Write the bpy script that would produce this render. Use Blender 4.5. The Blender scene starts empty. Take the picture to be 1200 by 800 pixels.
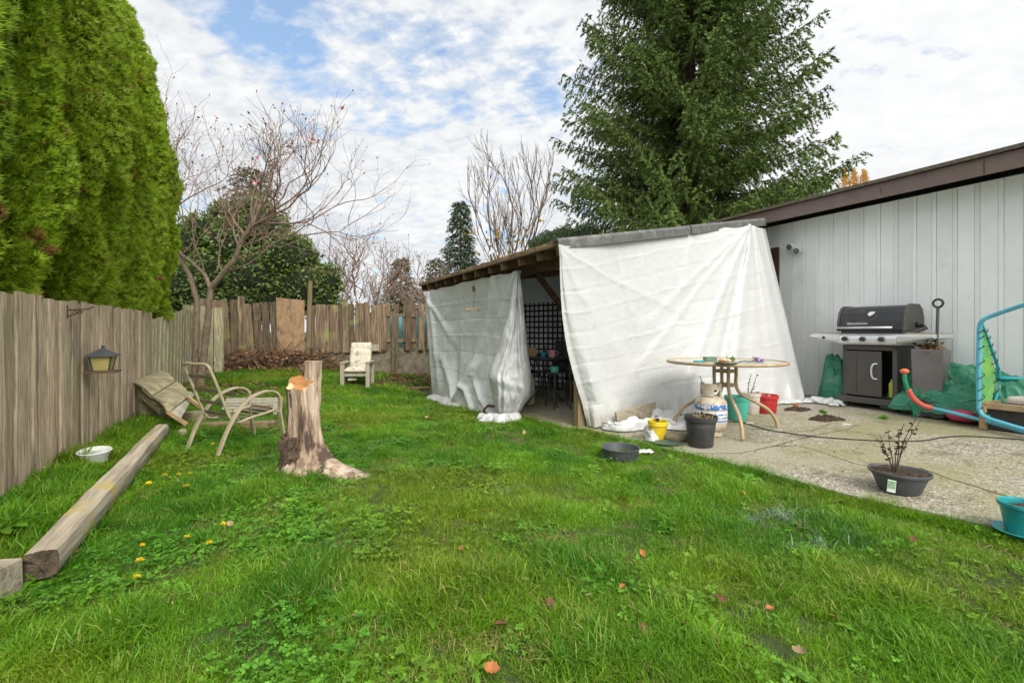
import bpy, math, random
import numpy as np
from mathutils import Vector, Matrix, noise
PI = math.pi
random.seed(7); RNG = np.random.default_rng(7)
scene = bpy.context.scene
COL = scene.collection
F, EYE, HZ = 540.0, 1.2, 388.0

def at(px, py, d):
    """the real place of something seen at px,py whose measured distance is d"""
    return Vector(((px-600)/F*d, d, EYE+(HZ-py)/F*d))
def smooth(a, b, x):
    t = min(1, max(0, (x-a)/(b-a))); return t*t*(3-2*t)
U = Vector((-.455, .89, 0)).normalized()      # away from the viewer, along fence and house
V = Vector((.89, .455, 0)).normalized()       # to the right, across the yard
def qv(x, y): return x*.89+y*.455
def slab_z(x, y): return .03+.042*(qv(x, y)-3.3)
SLAB = [(3.75,1.0),(3.3,1.95),(2.86,2.67),(2.69,2.91),(2.4,3.24),(2.1,3.78),(1.65,4.45),(1.25,4.95),(.92,5.38),(.72,5.5),(.14,6.38),(-1.75,9.85),(1.9,12.0),(4.5,7.6),(7.9,.95)]
def in_poly(x, y, poly):
    c = False; n = len(poly)
    for i in range(n):
        x1, y1 = poly[i]; x2, y2 = poly[(i+1) % n]
        if (y1 > y) != (y2 > y) and x < (x2-x1)*(y-y1)/(y2-y1)+x1: c = not c
    return c
def fence_x(y): return -3.33-.511*(y-3)
def ground(x, y):
    z = 0.33*smooth(7.6, 10.8, y)*smooth(-1.8, -5.6, x)
    z -= .15*smooth(5.5, 8.6, y)*smooth(-4.0, -1.6, x)*(1-smooth(10.2, 12.5, y))
    z += .10*smooth(.75, .1, x-fence_x(y))*(1-smooth(8.5, 9.5, y))
    z += .022*noise.noise(Vector((x*.9, y*.9, 1)))+.012*noise.noise(Vector((x*2.7, y*2.7, 5)))
    # the lawn sinks under the concrete
    if in_poly(x, y, SLAB): z = min(z, -.12)
    return z
def G(px, py, z):
    d = (EYE-z)*F/(py-HZ); return Vector(((px-600)/F*d, d, z))

# ------------------------------------------------------------------ materials
def NT(name):
    m = bpy.data.materials.new(name); m.use_nodes = True
    t = m.node_tree; t.nodes.clear(); return m, t
def nd(t, typ, **k):
    n = t.nodes.new(typ)
    for a, b in k.items():
        if a.startswith('i_'):
            n.inputs[a[2:].replace('_', ' ')].default_value = b
        else: setattr(n, a, b)
    return n
def ramp(t, fac, stops):
    r = t.nodes.new('ShaderNodeValToRGB'); cr = r.color_ramp
    while len(cr.elements) < len(stops): cr.elements.new(.5)
    for e, (p, c) in zip(cr.elements, stops):
        e.position = p; e.color = (c[0], c[1], c[2], 1) if not isinstance(c, (int, float)) else (c, c, c, 1)
    t.links.new(fac, r.inputs[0]); return r.outputs[0]
def mixc(t, fac, a, b, mode='MIX'):
    m = t.nodes.new('ShaderNodeMix'); m.data_type = 'RGBA'; m.blend_type = mode
    for s, v in ((m.inputs['Factor'], fac), (m.inputs['A'], a), (m.inputs['B'], b)):
        if isinstance(v, (int, float)): s.default_value = v
        elif isinstance(v, tuple): s.default_value = (v[0], v[1], v[2], 1)
        else: t.links.new(v, s)
    return m.outputs['Result']
def math_(t, op, a, b=0.0, clamp=False):
    m = t.nodes.new('ShaderNodeMath'); m.operation = op; m.use_clamp = clamp
    for i, v in enumerate((a, b)):
        if isinstance(v, (int, float)): m.inputs[i].default_value = v
        else: t.links.new(v, m.inputs[i])
    return m.outputs[0]
def mat(name, c1, c2=None, scale=8, stretch=(1,1,1), rough=.8, metal=0, bump=0, bscale=None, island=0, c3=None, s3=2, t3=.55, w3=.1,
        trans=0, tcol=None, spec=.5, detail=6, objrand=0, c4=None, s4=1, t4=.6, w4=.08, coat=0, glass=0, rrough=0, rot=(0,0,0), contrast=.5):
    m, t = NT(name); L = t.links.new
    out = nd(t, 'ShaderNodeOutputMaterial'); p = nd(t, 'ShaderNodeBsdfPrincipled')
    p.inputs['Roughness'].default_value = rough; p.inputs['Metallic'].default_value = metal
    p.inputs['Specular IOR Level'].default_value = spec; p.inputs['Coat Weight'].default_value = coat
    tc = nd(t, 'ShaderNodeTexCoord'); mp = nd(t, 'ShaderNodeMapping'); mp.inputs['Scale'].default_value = stretch; mp.inputs['Rotation'].default_value = rot
    L(tc.outputs['Object'], mp.inputs[0])
    geo = nd(t, 'ShaderNodeNewGeometry')
    vec = mp.outputs[0]
    if island:
        add = nd(t, 'ShaderNodeVectorMath', operation='ADD'); L(vec, add.inputs[0])
        sc = math_(t, 'MULTIPLY', geo.outputs['Random Per Island'], 37.0); L(sc, add.inputs[1]); vec = add.outputs[0]
    def nz(s, d=detail, v=None):
        n = nd(t, 'ShaderNodeTexNoise'); n.inputs['Scale'].default_value = s; n.inputs['Detail'].default_value = d
        n.inputs['Roughness'].default_value = .6; L(v or vec, n.inputs['Vector']); return n.outputs['Fac']
    if c2 is None: c2 = tuple(x*.8 for x in c1)
    h = contrast*.3
    col = ramp(t, nz(scale), [(.5-h, c1), (.5+h, c2)])
    if c3: col = mixc(t, ramp(t, nz(s3), [(t3, 0.), (t3+w3, 1.)]), col, c3)
    if c4: col = mixc(t, ramp(t, nz(s4, 8, tc.outputs['Object']), [(t4, 0.), (t4+w4, 1.)]), col, c4)
    if island or objrand:
        hs = nd(t, 'ShaderNodeHueSaturation'); L(col, hs.inputs['Color'])
        r = geo.outputs['Random Per Island']; amt = island
        v = math_(t, 'MULTIPLY_ADD', r, amt); v.node.inputs[2].default_value = 1-amt*.5
        if objrand:
            oi = nd(t, 'ShaderNodeObjectInfo'); w = math_(t, 'MULTIPLY_ADD', oi.outputs['Random'], objrand); w.node.inputs[2].default_value = 1-objrand*.5
            v = math_(t, 'MULTIPLY', v, w)
            hh = math_(t, 'MULTIPLY_ADD', oi.outputs['Random'], .05*objrand); hh.node.inputs[2].default_value = .5-.025*objrand; L(hh, hs.inputs['Hue'])
        L(v, hs.inputs['Value']); col = hs.outputs[0]
    L(col, p.inputs['Base Color'])
    if rrough:
        rr = math_(t, 'MULTIPLY_ADD', nz(scale*2), rrough); rr.node.inputs[2].default_value = rough-rrough*.5; L(rr, p.inputs['Roughness'])
    if bump:
        b = nd(t, 'ShaderNodeBump'); b.inputs['Strength'].default_value = min(1, bump); b.inputs['Distance'].default_value = .01*max(1, bump)
        L(nz(bscale or scale*2, 8), b.inputs['Height']); L(b.outputs[0], p.inputs['Normal'])
    last = p.outputs[0]
    if trans:
        tr = nd(t, 'ShaderNodeBsdfTranslucent')
        if tcol: tr.inputs[0].default_value = (*tcol, 1)
        else: L(col, tr.inputs[0])
        mx = nd(t, 'ShaderNodeMixShader'); mx.inputs[0].default_value = trans; L(last, mx.inputs[1]); L(tr.outputs[0], mx.inputs[2]); last = mx.outputs[0]
    if glass: p.inputs['Transmission Weight'].default_value = glass
    L(last, out.inputs[0]); return m

M = {}
GR = (1, 1, .07)
M['fence_grey'] = mat('fence_grey', (.60,.48,.34), (.27,.20,.135), 55, GR, .9, bump=1.3, bscale=70, island=.38, contrast=.5, c3=(.2,.155,.11), s3=17, t3=.57, w3=.06, c4=(.29,.285,.16), s4=.9, t4=.5, w4=.25)
M['fence_green'] = mat('fence_green', (.48,.43,.27), (.26,.24,.15), 55, GR, .9, bump=1.2, bscale=70, island=.4, contrast=.32, c3=(.17,.17,.09), s3=9, t3=.6)
M['fence_back'] = mat('fence_back', (.22,.155,.095), (.085,.062,.04), 30, GR, .9, bump=1.3, contrast=.35, bscale=40, island=.75, c3=(.34,.27,.17), s3=7, t3=.58, c4=(.2,.2,.07), s4=2.5, t4=.58)
M['plywood'] = mat('plywood', (.42,.27,.15), (.25,.17,.10), 14, (1,1,.5), .9, bump=.8, bscale=30, c3=(.16,.13,.08), s3=6, t3=.58)
M['wood_grey'] = mat('wood_grey', (.42,.37,.28), (.23,.2,.145), 20, (.12,1,1), .9, bump=1.2, bscale=26, c3=(.1,.085,.06), s3=9, t3=.6, c4=(.33,.3,.1), s4=3.5, t4=.54, island=.2)
M['wood_lichen'] = mat('wood_lichen', (.36,.32,.2), (.2,.18,.10), 18, (.3,1,1), .9, contrast=.35, bump=.8, bscale=26, c3=(.13,.12,.07), s3=7, t3=.6, island=.15)
M['brush'] = mat('brush', (.2,.13,.08), (.11,.07,.045), 9, rough=.95, island=.6)
M['wood_end'] = mat('wood_end', (.12,.085,.055), (.04,.03,.02), 20, (1,1,1), .95, bump=1.5)
M['post_wood'] = mat('post_wood', (.27,.2,.11), (.15,.11,.06), 18, GR, .9, bump=.8)
M['dark_wood'] = mat('dark_wood', (.16,.095,.05), (.07,.042,.024), 14, (1,1,1), .9, bump=.8, island=.5)
M['rafter_wood'] = mat('rafter_wood', (.24,.15,.085), (.13,.08,.045), 14, (1,1,1), .9, bump=.6, island=.5)
M['roof_moss'] = mat('roof_moss', (.36,.24,.13), (.2,.135,.075), 14, (1,1,1), .95, bump=2.5, bscale=20, c3=(.3,.22,.1), s3=9, t3=.6, c4=(.14,.14,.04), s4=2, t4=.58)
M['flash'] = mat('flash', (.115,.12,.115), (.07,.072,.07), 12, rough=.7, bump=.4, c3=(.17,.17,.15), s3=5)
M['siding'] = mat('siding', (.84,.87,.88), (.79,.82,.83), 3, rough=.6, bump=.25, bscale=50, c3=(.58,.58,.54), s3=22, t3=.66, c4=(.60,.62,.57), s4=1.3, t4=.6, w4=.25, island=.09)
M['fascia'] = mat('fascia', (.19,.135,.12), (.155,.11,.10), 5, rough=.6, bump=.2, c3=(.2,.15,.13), s3=25, t3=.68)
M['shingle'] = mat('shingle', (.16,.135,.105), (.08,.07,.055), 25, rough=.95, bump=1.5, c3=(.14,.14,.05), s3=6)
M['concrete_wall'] = mat('concrete_wall', (.25,.22,.16), (.14,.125,.09), 7, rough=.95, bump=.8, c3=(.10,.095,.07), s3=3.4, t3=.54, c4=(.38,.27,.05), s4=2.2, t4=.66)
M['brown_trim'] = mat('brown_trim', (.09,.045,.03), rough=.6)
M['iron'] = mat('iron', (.05,.03,.02), (.09,.05,.03), 30, rough=.8)
M['tan_metal'] = mat('tan_metal', (.42,.36,.25), (.31,.26,.17), 9, rough=.5, bump=.15, c3=(.2,.19,.1), s3=14, t3=.6)
M['strap'] = mat('strap', (.2,.17,.11), (.13,.11,.075), 9, rough=.8)
M['table_tan'] = mat('table_tan', (.44,.32,.19), (.33,.24,.14), 9, rough=.5, bump=.15, c3=(.5,.45,.36), s3=12, t3=.6)
M['black_plastic'] = mat('black_plastic', (.03,.032,.035), (.05,.05,.052), 10, rough=.55, rrough=.2, c3=(.09,.085,.075), s3=14, t3=.62)
M['grey_plastic'] = mat('grey_plastic', (.075,.08,.09), (.055,.06,.066), 6, rough=.5, c3=(.13,.13,.12), s3=14, t3=.64)
M['soil'] = mat('soil', (.10,.065,.04), (.03,.02,.013), 40, rough=1, bump=3, bscale=60)
M['yellow'] = mat('yellow', (.72,.53,.02), (.62,.44,.015), 7, rough=.45, c3=(.4,.3,.05), s3=18, t3=.66)
M['teal'] = mat('teal', (.09,.5,.4), (.07,.42,.34), 7, rough=.5, c3=(.2,.42,.33), s3=12, t3=.65)
M['teal_dark'] = mat('teal_dark', (.02,.32,.34), (.015,.22,.25), 9, rough=.35, c3=(.2,.32,.28), s3=15, t3=.64)
M['red'] = mat('red', (.5,.03,.03), (.4,.02,.02), 7, rough=.5)
M['white_pot'] = mat('white_pot', (.6,.55,.5), (.45,.4,.36), 9, rough=.7)
M['twig'] = mat('twig', (.1,.06,.04), (.05,.03,.02), 20, rough=.9)
M['dead_leaf'] = mat('dead_leaf', (.12,.06,.03), (.05,.025,.015), 20, rough=.9, island=.7)
M['tank'] = mat('tank', (.56,.5,.4), (.44,.38,.29), 7, rough=.6, bump=.2, c3=(.33,.15,.06), s3=9, t3=.58, c4=(.25,.12,.05), s4=4, t4=.62)
M['tank_label'] = mat('tank_label', (.03,.13,.42), (.05,.17,.45), 7, rough=.5, c3=(.6,.58,.55), s3=24, t3=.53, w3=.02)
M['tank_white'] = mat('tank_white', (.62,.62,.6), (.5,.5,.48), 7, rough=.5, c3=(.4,.2,.08), s3=12, t3=.6)
M['stone'] = mat('stone', (.24,.2,.14), (.14,.12,.08), 9, rough=.95, bump=1)
M['dish_green'] = mat('dish_green', (.09,.13,.1), (.06,.09,.07), 9, rough=.3)
M['glaze_white'] = mat('glaze_white', (.66,.68,.66), (.55,.57,.55), 9, rough=.25)
M['shell'] = mat('shell', (.7,.62,.52), (.5,.35,.25), 20, rough=.5)
M['purple'] = mat('purple', (.4,.27,.47), (.3,.2,.36), 30, rough=.8, island=.4)
M['grill_black'] = mat('grill_black', (.022,.024,.028), (.034,.036,.04), 5, rough=.36, rrough=.15, c3=(.07,.07,.068), s3=9, t3=.62)
M['grill_grey'] = mat('grill_grey', (.075,.07,.065), (.06,.056,.052), 3, rough=.6, c3=(.1,.095,.085), s3=12, t3=.62)
M['steel'] = mat('steel', (.74,.75,.76), (.58,.59,.6), 4, (1,8,8), rough=.36, metal=.55, rrough=.2, c3=(.3,.25,.18), s3=7, t3=.63)
M['rust_top'] = mat('rust_top', (.42,.33,.2), (.25,.18,.1), 9, rough=.8)
M['planter_grey'] = mat('planter_grey', (.18,.168,.17), (.14,.13,.133), 5, rough=.7, c3=(.2,.19,.18), s3=6, t3=.62)
M['blue_tube'] = mat('blue_tube', (.11,.46,.6), (.09,.4,.54), 5, rough=.4, c3=(.3,.52,.56), s3=9, t3=.62)
M['teal_tube'] = mat('teal_tube', (.03,.4,.45), (.02,.34,.38), 5, rough=.4)
M['red_tube'] = mat('red_tube', (.62,.13,.1), (.55,.1,.08), 5, rough=.5)
M['orange_ball'] = mat('orange_ball', (.75,.17,.08), rough=.5)
M['green_tube'] = mat('green_tube', (.02,.27,.13), rough=.5)
M['lime'] = mat('lime', (.3,.65,.14), (.16,.52,.2), 4, rough=.7, trans=.4, c3=(.12,.4,.25), s3=5, t3=.6)
M['lace'] = mat('lace', (.025,.02,.02), rough=.8)
M['green_tarp'] = mat('green_tarp', (.035,.20,.12), (.07,.32,.2), 5, rough=.38, bump=1.2, bscale=9, c3=(.25,.42,.3), s3=16, t3=.62)
M['blue_bag'] = mat('blue_bag', (.02,.22,.6), rough=.5)
M['pink'] = mat('pink', (.55,.05,.13), rough=.5)
M['yellow_label'] = mat('yellow_label', (.5,.5,.04), (.3,.35,.05), 9, rough=.5)
M['cord'] = mat('cord', (.015,.013,.012), rough=.6)
M['box_black'] = mat('box_black', (.03,.028,.026), (.05,.045,.04), 14, rough=.85, bump=.5)
M['tan_wood'] = mat('tan_wood', (.42,.29,.16), (.3,.2,.11), 9, rough=.8)
M['cushion'] = mat('cushion', (.66,.61,.5), (.5,.45,.36), 7, rough=.95, bump=1.2, bscale=14, c3=(.28,.25,.19), s3=9, t3=.56)
M['chair_wood'] = mat('chair_wood', (.4,.38,.3), (.26,.24,.18), 14, GR, .9, bump=.6)
M['feeder_glass'] = mat('feeder_glass', (.62,.52,.2), (.5,.42,.15), 6, rough=.35, trans=.25)
M['feeder_roof'] = mat('feeder_roof', (.06,.065,.07), (.04,.043,.047), 9, rough=.6)
M['feeder_wood'] = mat('feeder_wood', (.12,.07,.045), rough=.8)
M['lattice'] = mat('lattice', (.035,.022,.018), rough=.8)
M['dark_thing'] = mat('dark_thing', (.03,.028,.027), (.05,.045,.04), 9, rough=.6)
M['mug_pink'] = mat('mug_pink', (.6,.3,.33), rough=.4)
M['box_tan'] = mat('box_tan', (.4,.25,.13), rough=.8)
M['glass_tint'] = mat('glass_tint', (.66,.74,.69), (.56,.64,.58), 12, rough=.22, trans=.25, coat=.3, c3=(.66,.68,.62), s3=4, t3=.5)
M['green_glass'] = mat('green_glass', (.2,.32,.2), rough=.2, trans=.3)
M['tag_white'] = mat('tag_white', (.75,.77,.75), rough=.5)
M['tag_green'] = mat('tag_green', (.12,.3,.14), (.3,.45,.3), 60, rough=.5)
M['lamp_white'] = mat('lamp_white', (.85,.86,.85), (.75,.75,.75), 9, rough=.4)
M['lamp_glass'] = mat('lamp_glass', (.12,.13,.14), rough=.1)
M['bark_grey'] = mat('bark_grey', (.27,.2,.14), (.13,.095,.065), 18, (1,1,.5), .9, bump=1, c3=(.24,.2,.08), s3=6, t3=.6)
M['twig_red'] = mat('twig_red', (.24,.16,.13), (.17,.13,.09), 4, rough=.9, c3=(.36,.14,.13), s3=5, t3=.56)
M['bud'] = mat('bud', (.2,.08,.05), (.1,.05,.03), 4, rough=.9, island=.8)
M['red_leaf'] = mat('red_leaf', (.62,.06,.08), rough=.8)
M['bark_yellow'] = mat('bark_yellow', (.42,.25,.05), (.2,.13,.055), 1.5, (1,1,.3), .9)
M['twig_tan'] = mat('twig_tan', (.19,.14,.1), (.13,.095,.07), 2, rough=.9)
M['orange_leaf'] = mat('orange_leaf', (.62,.36,.06), (.5,.25,.04), 2, rough=.8, island=.5, trans=.4)
M['spruce_bark'] = mat('spruce_bark', (.13,.085,.06), (.07,.045,.032), 8, (1,1,.4), .95, bump=2)
M['spruce'] = mat('spruce', (.17,.25,.05), (.06,.11,.028), .55, rough=.75, island=.7, trans=.12, spec=.3, c3=(.14,.2,.045), s3=1.1, t3=.57, w3=.12, detail=3)
M['cone'] = mat('cone', (.32,.17,.07), rough=.8)
M['conifer'] = mat('conifer', (.08,.13,.045), (.05,.085,.035), .8, rough=.8, island=.6, trans=.1)
M['conifer_brown'] = mat('conifer_brown', (.14,.125,.035), (.09,.085,.03), .8, rough=.8, island=.6, trans=.1)
M['cedar'] = mat('cedar', (.30,.41,.018), (.16,.28,.012), 1.3, rough=.62, island=.55, trans=.28, spec=.35, c3=(.30,.40,.015), s3=2.3, t3=.56, c4=(.26,.14,.04), s4=4.6, t4=.62, w4=.05, objrand=.12, detail=3)
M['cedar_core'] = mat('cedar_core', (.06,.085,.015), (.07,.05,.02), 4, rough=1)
M['laurel'] = mat('laurel', (.14,.20,.035), (.07,.125,.028), 1.6, rough=.4, island=.6, trans=.15, c3=(.18,.22,.04), s3=1.2, t3=.58)
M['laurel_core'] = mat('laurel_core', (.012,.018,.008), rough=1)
M['stump_bark'] = mat('stump_bark', (.50,.40,.30), (.2,.13,.085), 16, (1,1,.16), .9, contrast=.35, bump=3, bscale=22, c3=(.075,.05,.035), s3=6, t3=.57, w3=.05, c4=(.5,.42,.33), s4=3.2, t4=.62)
M['stump_rough'] = mat('stump_rough', (.13,.085,.055), (.06,.04,.028), 14, rough=.95, bump=2.5)
M['stump_cut'] = mat('stump_cut', (.42,.19,.055), (.25,.10,.03), 12, rough=.8, bump=.8, c3=(.75,.55,.28), s3=8, t3=.56)
M['ground'] = mat('ground', (.035,.07,.01), (.06,.06,.02), 9, rough=1, bump=2, bscale=40, c4=(.035,.07,.012), s4=.8, t4=.5)
M['litter'] = mat('litter', (.2,.1,.045), (.1,.055,.03), 5, rough=.95, island=.9, c3=(.3,.18,.07), s3=3, t3=.55)
M['concrete'] = None
M['crack'] = mat('crack', (.035,.032,.02), (.06,.06,.02), 9, rough=1)
M['moss_strip'] = mat('moss_strip', (.15,.15,.04), (.2,.18,.09), 12, rough=1, bump=2)
M['dandelion'] = mat('dandelion', (.85,.6,.01), rough=.7)
M['stem'] = mat('stem', (.12,.2,.04), rough=.7)
M['leaf_brown'] = mat('leaf_brown', (.17,.07,.035), (.10,.04,.02), 18, rough=.8, bump=.5)
M['leaf_orange'] = mat('leaf_orange', (.38,.15,.04), (.25,.09,.03), 18, rough=.8, bump=.5)
M['leaf_tan'] = mat('leaf_tan', (.38,.27,.15), (.26,.18,.09), 18, rough=.8, bump=.5)

def grass_mat(name, a, b, trans=.35, dry=(.36,.31,.11), dryamt=.60, rough=.45, isl=.55):
    """blade colour follows the patch of lawn it grows in and differs blade by blade"""
    m, t = NT(name); L = t.links.new
    out = nd(t, 'ShaderNodeOutputMaterial'); p = nd(t, 'ShaderNodeBsdfPrincipled'); p.inputs['Roughness'].default_value = rough
    p.inputs['Specular IOR Level'].default_value = .35
    geo = nd(t, 'ShaderNodeNewGeometry'); oi = nd(t, 'ShaderNodeObjectInfo')
    def nz(s, off, d=4):
        mp = nd(t, 'ShaderNodeMapping'); mp.inputs['Location'].default_value = off; L(geo.outputs['Position'], mp.inputs[0])
        n = nd(t, 'ShaderNodeTexNoise'); n.inputs['Scale'].default_value = s; n.inputs['Detail'].default_value = d; L(mp.outputs[0], n.inputs['Vector']); return n.outputs['Fac']
    col = ramp(t, nz(1.6, (3,7,1)), [(.36, a), (.62, b)])
    yl = ramp(t, nz(.9, (11,2,4)), [(.47, 0.), (.66, .75)])
    col = mixc(t, yl, col, (.19,.27,.012))
    r = geo.outputs['Random Per Island']
    dr = ramp(t, r, [(dryamt+.22, 0.), (dryamt+.26, 1.)])
    patch = ramp(t, nz(1.3, (5,9,2)), [(.42, .25), (.64, 1.)])
    col = mixc(t, math_(t, 'MULTIPLY', dr, patch), col, dry)
    hs = nd(t, 'ShaderNodeHueSaturation'); L(col, hs.inputs['Color'])
    v = math_(t, 'MULTIPLY_ADD', r, isl); v.node.inputs[2].default_value = 1-isl*.5
    w = math_(t, 'MULTIPLY_ADD', oi.outputs['Random'], .4); w.node.inputs[2].default_value = .8
    L(math_(t, 'MULTIPLY', v, w), hs.inputs['Value']); col = hs.outputs[0]
    L(col, p.inputs['Base Color'])
    tr = nd(t, 'ShaderNodeBsdfTranslucent'); L(col, tr.inputs[0])
    mx = nd(t, 'ShaderNodeMixShader'); mx.inputs[0].default_value = trans; L(p.outputs[0], mx.inputs[1]); L(tr.outputs[0], mx.inputs[2]); L(mx.outputs[0], out.inputs[0])
    return m
M['grass'] = grass_mat('grass', (.17,.36,.010), (.065,.22,.005))
M['clover'] = grass_mat('clover', (.15,.34,.03), (.09,.27,.02), dryamt=.78)
M['straw'] = grass_mat('straw', (.3,.26,.09), (.34,.27,.11), trans=.2)
M['silver'] = grass_mat('silver', (.22,.33,.2), (.2,.3,.18), trans=.2, dryamt=.8)

def concrete_mat():
    m, t = NT('concrete'); L = t.links.new
    out = nd(t, 'ShaderNodeOutputMaterial'); p = nd(t, 'ShaderNodeBsdfPrincipled'); p.inputs['Roughness'].default_value = .9
    tc = nd(t, 'ShaderNodeTexCoord'); o = tc.outputs['Object']
    def nz(s, d=6, r=.6):
        n = nd(t, 'ShaderNodeTexNoise'); n.inputs['Scale'].default_value = s; n.inputs['Detail'].default_value = d; n.inputs['Roughness'].default_value = r; L(o, n.inputs['Vector']); return n.outputs['Fac']
    v = nd(t, 'ShaderNodeTexVoronoi'); v.inputs['Scale'].default_value = 75; L(o, v.inputs['Vector'])
    sep = nd(t, 'ShaderNodeSeparateColor'); L(v.outputs['Color'], sep.inputs[0])
    peb = ramp(t, sep.outputs[0], [(0, (.14,.125,.095)), (.45, (.27,.245,.19)), (.8, (.38,.35,.28)), (1, (.55,.52,.46))])
    col = mixc(t, ramp(t, nz(1.1), [(.4, 0.), (.62, .75)]), peb, (.23,.22,.1))
    col = mixc(t, ramp(t, nz(.7, 8), [(.5, 0.), (.7, .8)]), col, (.33,.31,.255))
    col = mixc(t, ramp(t, nz(2.6, 10, .7), [(.55, 0.), (.66, .7)]), col, (.11,.1,.055))
    L(col, p.inputs['Base Color'])
    b = nd(t, 'ShaderNodeBump'); b.inputs['Strength'].default_value = .6; b.inputs['Distance'].default_value = .006; L(v.outputs['Distance'], b.inputs['Height'])
    L(b.outputs[0], p.inputs['Normal']); L(p.outputs[0], out.inputs[0]); return m
M['concrete'] = concrete_mat()

def tarp_mat(name, c=(.66,.675,.685), trans=.15, tint=(.63,.68,.7), cramt=.08, cs=5.5, bd=.02, dirtc=(.36,.33,.24), rough=.34):
    m, t = NT(name); L = t.links.new
    out = nd(t, 'ShaderNodeOutputMaterial'); p = nd(t, 'ShaderNodeBsdfPrincipled'); p.inputs['Roughness'].default_value = rough
    p.inputs['Specular IOR Level'].default_value = .5
    tc = nd(t, 'ShaderNodeTexCoord'); o = tc.outputs['Object']
    def nz(s, d=6, r=.6, v=None):
        n = nd(t, 'ShaderNodeTexNoise'); n.inputs['Scale'].default_value = s; n.inputs['Detail'].default_value = d; n.inputs['Roughness'].default_value = r; L(v or o, n.inputs['Vector']); return n
    col = ramp(t, nz(1.4).outputs['Fac'], [(.35, c), (.7, tuple(x*.93 for x in c))])
    col = mixc(t, ramp(t, nz(5, 9, .7).outputs['Fac'], [(.58, 0.), (.72, .45)]), col, (.5,.49,.43))
    sx = nd(t, 'ShaderNodeSeparateXYZ'); L(tc.outputs['Generated'], sx.inputs[0])
    dirt = math_(t, 'MULTIPLY', ramp(t, sx.outputs['Z'], [(.0, .75), (.16, 0.)]), ramp(t, nz(4, 8).outputs['Fac'], [(.4, 0.), (.62, 1.)]))
    col = mixc(t, dirt, col, dirtc)
    L(col, p.inputs['Base Color'])
    w = nd(t, 'ShaderNodeVectorMath', operation='ADD'); L(o, w.inputs[0]); s = nd(t, 'ShaderNodeVectorMath', operation='SCALE'); s.inputs['Scale'].default_value = .12; L(nz(2.5).outputs['Color'], s.inputs[0]); L(s.outputs[0], w.inputs[1])
    vo = nd(t, 'ShaderNodeTexVoronoi', feature='DISTANCE_TO_EDGE'); vo.inputs['Scale'].default_value = cs; L(w.outputs[0], vo.inputs['Vector'])
    cr = ramp(t, vo.outputs['Distance'], [(0, 1.), (.10, 0.)])
    hgt = math_(t, 'ADD', math_(t, 'MULTIPLY', cr, cramt), nz(7, 8).outputs['Fac'])
    b = nd(t, 'ShaderNodeBump'); b.inputs['Strength'].default_value = .55; b.inputs['Distance'].default_value = bd; L(hgt, b.inputs['Height']); L(b.outputs[0], p.inputs['Normal'])
    tr = nd(t, 'ShaderNodeBsdfTranslucent'); tr.inputs[0].default_value = (*tint, 1)
    mx = nd(t, 'ShaderNodeMixShader'); mx.inputs[0].default_value = trans; L(p.outputs[0], mx.inputs[1]); L(tr.outputs[0], mx.inputs[2]); L(mx.outputs[0], out.inputs[0]); return m
M['tarp'] = tarp_mat('tarp', (.63,.645,.655)); M['tarp_grey'] = tarp_mat('tarp_grey', (.78,.82,.83), .2); M['green_tarp'] = tarp_mat('green_tarp', (.04,.25,.155), .12, (.05,.3,.2), .35, 6, .035, (.12,.22,.14), .3); M['tarp_back'] = tarp_mat('tarp_back', (.6,.62,.63), .6, (.6,.64,.68))

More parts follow.
